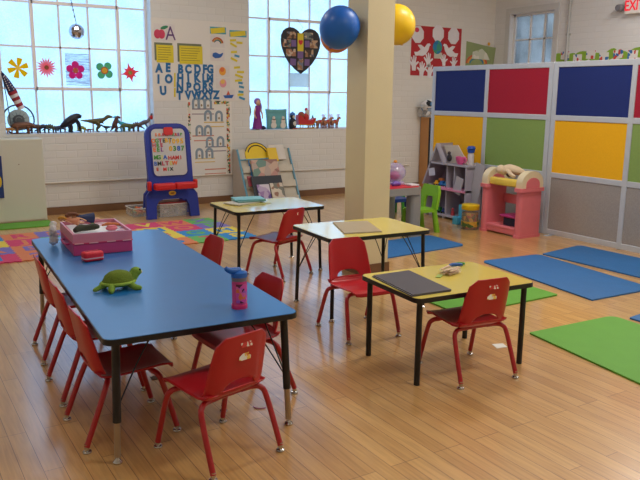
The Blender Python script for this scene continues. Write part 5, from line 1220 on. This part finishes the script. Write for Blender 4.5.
bm = B(); tube(bm, ((0,0,.0),(0,.0,.16),(.0,0,.2)), [.012,.012,.012], 8); ball(bm, (0,0,.28), (.04,.02,.10), seg=12)
p = on_y(252.3,129,10.0); tag(obj('hairbrush', bm, M('tan_brush', (140,112,90), .6), smooth=180, loc=(p.x-.04,10.035,SZ)), 'tan oval hairbrush standing left of the purple doll', 'brush')
p = on_y(276.5,129,9.98); t = thing('cushion', 'teal cushion with two white snowmen on the right sill', 'cushion', (p.x,9.98,SZ))
bm = B(); box(bm, (0,0,.155), (.36,.03,.305), rx=-.12)
bmesh.ops.subdivide_edges(bm, edges=bm.edges, cuts=6, use_grid_fill=True)
for v in bm.verts:
    u, w_ = v.co.x/.18, (v.co.z-.155)/.155
    v.co.y += math.copysign(.03*max(0,1-u**2)*max(0,1-w_**2), v.co.y+.12*(v.co.z-.155)); v.co.x *= 1-.05*(1-w_**2) ; v.co.z = .155+(v.co.z-.155)*(1-.05*(1-u**2))
obj('cover', bm, M('teal_print', (104,166,170), .8, var=.2, scale=30), t, smooth=180)
for x in (-.075,.09):
    bm = B()
    for z, r in ((.06,.05),(.125,.038),(.175,.026)): ball(bm, (x,-.052+.0*z,z), (r,.008,r), seg=12)
    o = obj('snowman_print', bm, M('snow_white', (220,214,204), .8), t, smooth=True)
    bm = B(); ball(bm, (x,-.06,.15), (.03,.006,.008), seg=8); obj('scarf_print', bm, M('scarf_brown', (130,80,70), .8), o)
p = on_y(292.5,129,9.95); t = thing('toy_penguin', 'small dark penguin toy with blue hat on the right sill', 'toy', (p.x,9.95,SZ), .3)
bm = B(); lathe(bm, ((0,0),(.05,.0),(.062,.06),(.055,.13),(.03,.165),(0,.17)), 16); ball(bm, (0,0,.195), (.045,.042,.045), seg=12); obj('body', bm, M('penguin_black', (32,34,46), .6), t, smooth=True)
bm = B(); ball(bm, (0,-.035,.08), (.04,.03,.06), seg=12); ball(bm, (0,-.03,.19), (.03,.018,.028), seg=10); obj('belly', bm, M('snow_white'), t, smooth=True)
bm = B(); lathe(bm, ((.046,.215),(.04,.24),(.0,.27)), 14); obj('hat', bm, M('hat_blue', (60,110,180), .7), t, smooth=True)
bm = B(); ball(bm, (-.02,-.05,.008), (.022,.035,.008), seg=8); ball(bm, (.02,-.05,.008), (.022,.035,.008), seg=8); obj('feet', bm, M('sail_red'), t, smooth=True)
p = on_y(306,129,9.96); t = thing('toy_sleigh', 'red and gold toy sleigh carrying a red-suited driver on the right sill', 'sleigh', (p.x,9.96,SZ))
srd = M('sleigh_red', (190,36,44), .4); gld = M('sleigh_gold', (206,160,70), .35, .3)
bm = B(); prism(bm, [(-.15,.06),(.09,.05),(.15,.11),(.16,.17),(.12,.16),(.06,.13),(-.04,.14),(-.10,.20),(-.16,.22),(-.17,.16)], -.045, .045, Euler((PI/2,0,0)).to_matrix().to_4x4()); obj('body', bm, srd, t)
bm = B()
for y in (-.04,.04): tube(bm, ((-.16,y,.012),(.12,y,.010),(.18,y,.03),(.19,y,.07)), .008, 6, k=3); tube(bm, ((-.08,y,.012),(-.08,y,.06)), .006, 6); tube(bm, ((.06,y,.012),(.06,y,.055)), .006, 6)
obj('runners', bm, gld, t)
bm = B(); tube(bm, [(x,-.05,z) for x,z in ((-.15,.07),(.08,.06),(.14,.11),(.15,.165))], .007, 6, k=3); obj('gold_trim', bm, gld, t)
bm = B(); ball(bm, (.0,0,.18), (.05,.035,.07), seg=12); ball(bm, (.0,0,.30), (.026,.024,.03), ry=.4, seg=10); obj('driver', bm, srd, t, smooth=True)
bm = B(); ball(bm, (.015,-.005,.255), (.035,.032,.04), seg=12); ball(bm, (.015,0,.285), (.04,.036,.012), seg=10); obj('driver_face', bm, M('snow_white'), t, smooth=True)
bm = B(); ball(bm, (-.09,0,.21), (.06,.04,.06), seg=12); obj('sack', bm, M('sack_brown', (150,80,60), .7), t, smooth=True)
def reindeer(label, px, y):
    p = on_y(px,129,y); t = thing('toy_reindeer', label, 'toy reindeer', (p.x,y,SZ), 0, 'toy reindeer pulling the sleigh')
    bm = B(); tube(bm, ((-.07,0,.10),(-.03,0,.105),(.03,0,.105),(.055,0,.14),(.07,0,.165),(.10,0,.155)), [.02,.028,.026,.016,.018,.008], 8, k=3)
    for x in (-.045,.035):
        for yy in (-.014,.014): tube(bm, ((x,yy,.09),(x-.005,yy,.045),(x,yy,.0)), [.012,.007,.006], 6, k=2)
    obj('body', bm, M('reindeer_tan', (172,112,80), .6), t, smooth=180)
    bm = B()
    for yy in (-1,1):
        tube(bm, ((.065,yy*.008,.175),(.055,yy*.02,.205),(.07,yy*.028,.225)), .004, 5, k=2); tube(bm, ((.058,yy*.018,.2),(.04,yy*.026,.215)), .003, 5)
    obj('antlers', bm, M('antler', (206,120,110), .6), t)
    bm = B(); box(bm, (0,0,.12), (.03,.056,.03)); obj('saddle', bm, srd, t)
for lab, px, y in (('toy reindeer nearest the red sleigh, front row',319.5,9.93),('toy reindeer nearest the red sleigh, row by the glass',321,10.02),('toy reindeer second from the sleigh, front row',327,9.93),('toy reindeer second from the sleigh, row by the glass',328.5,10.02),('leading toy reindeer farthest from the sleigh, front row',334.5,9.93),('leading toy reindeer farthest from the sleigh, row by the glass',335.5,10.02)): reindeer(lab, px, y)
p = on_y(312.5,129,10.0); bm = B()
for z, r in ((.05,.042),(.10,.034),(.14,.026)): lathe(bm, ((r,z),(r*.3,z+.06),(0,z+.075)), 12)
t = tag(obj('toy_tree', bm, M('tree_green', (44,110,70), .7), smooth=True, loc=(p.x+.02,10.03,SZ)), 'tiny green toy tree behind the red sleigh', 'toy tree')
bm = B(); tube(bm, ((0,0,0),(0,0,.06)), .01, 8); obj('trunk', bm, M('sack_brown'), t)
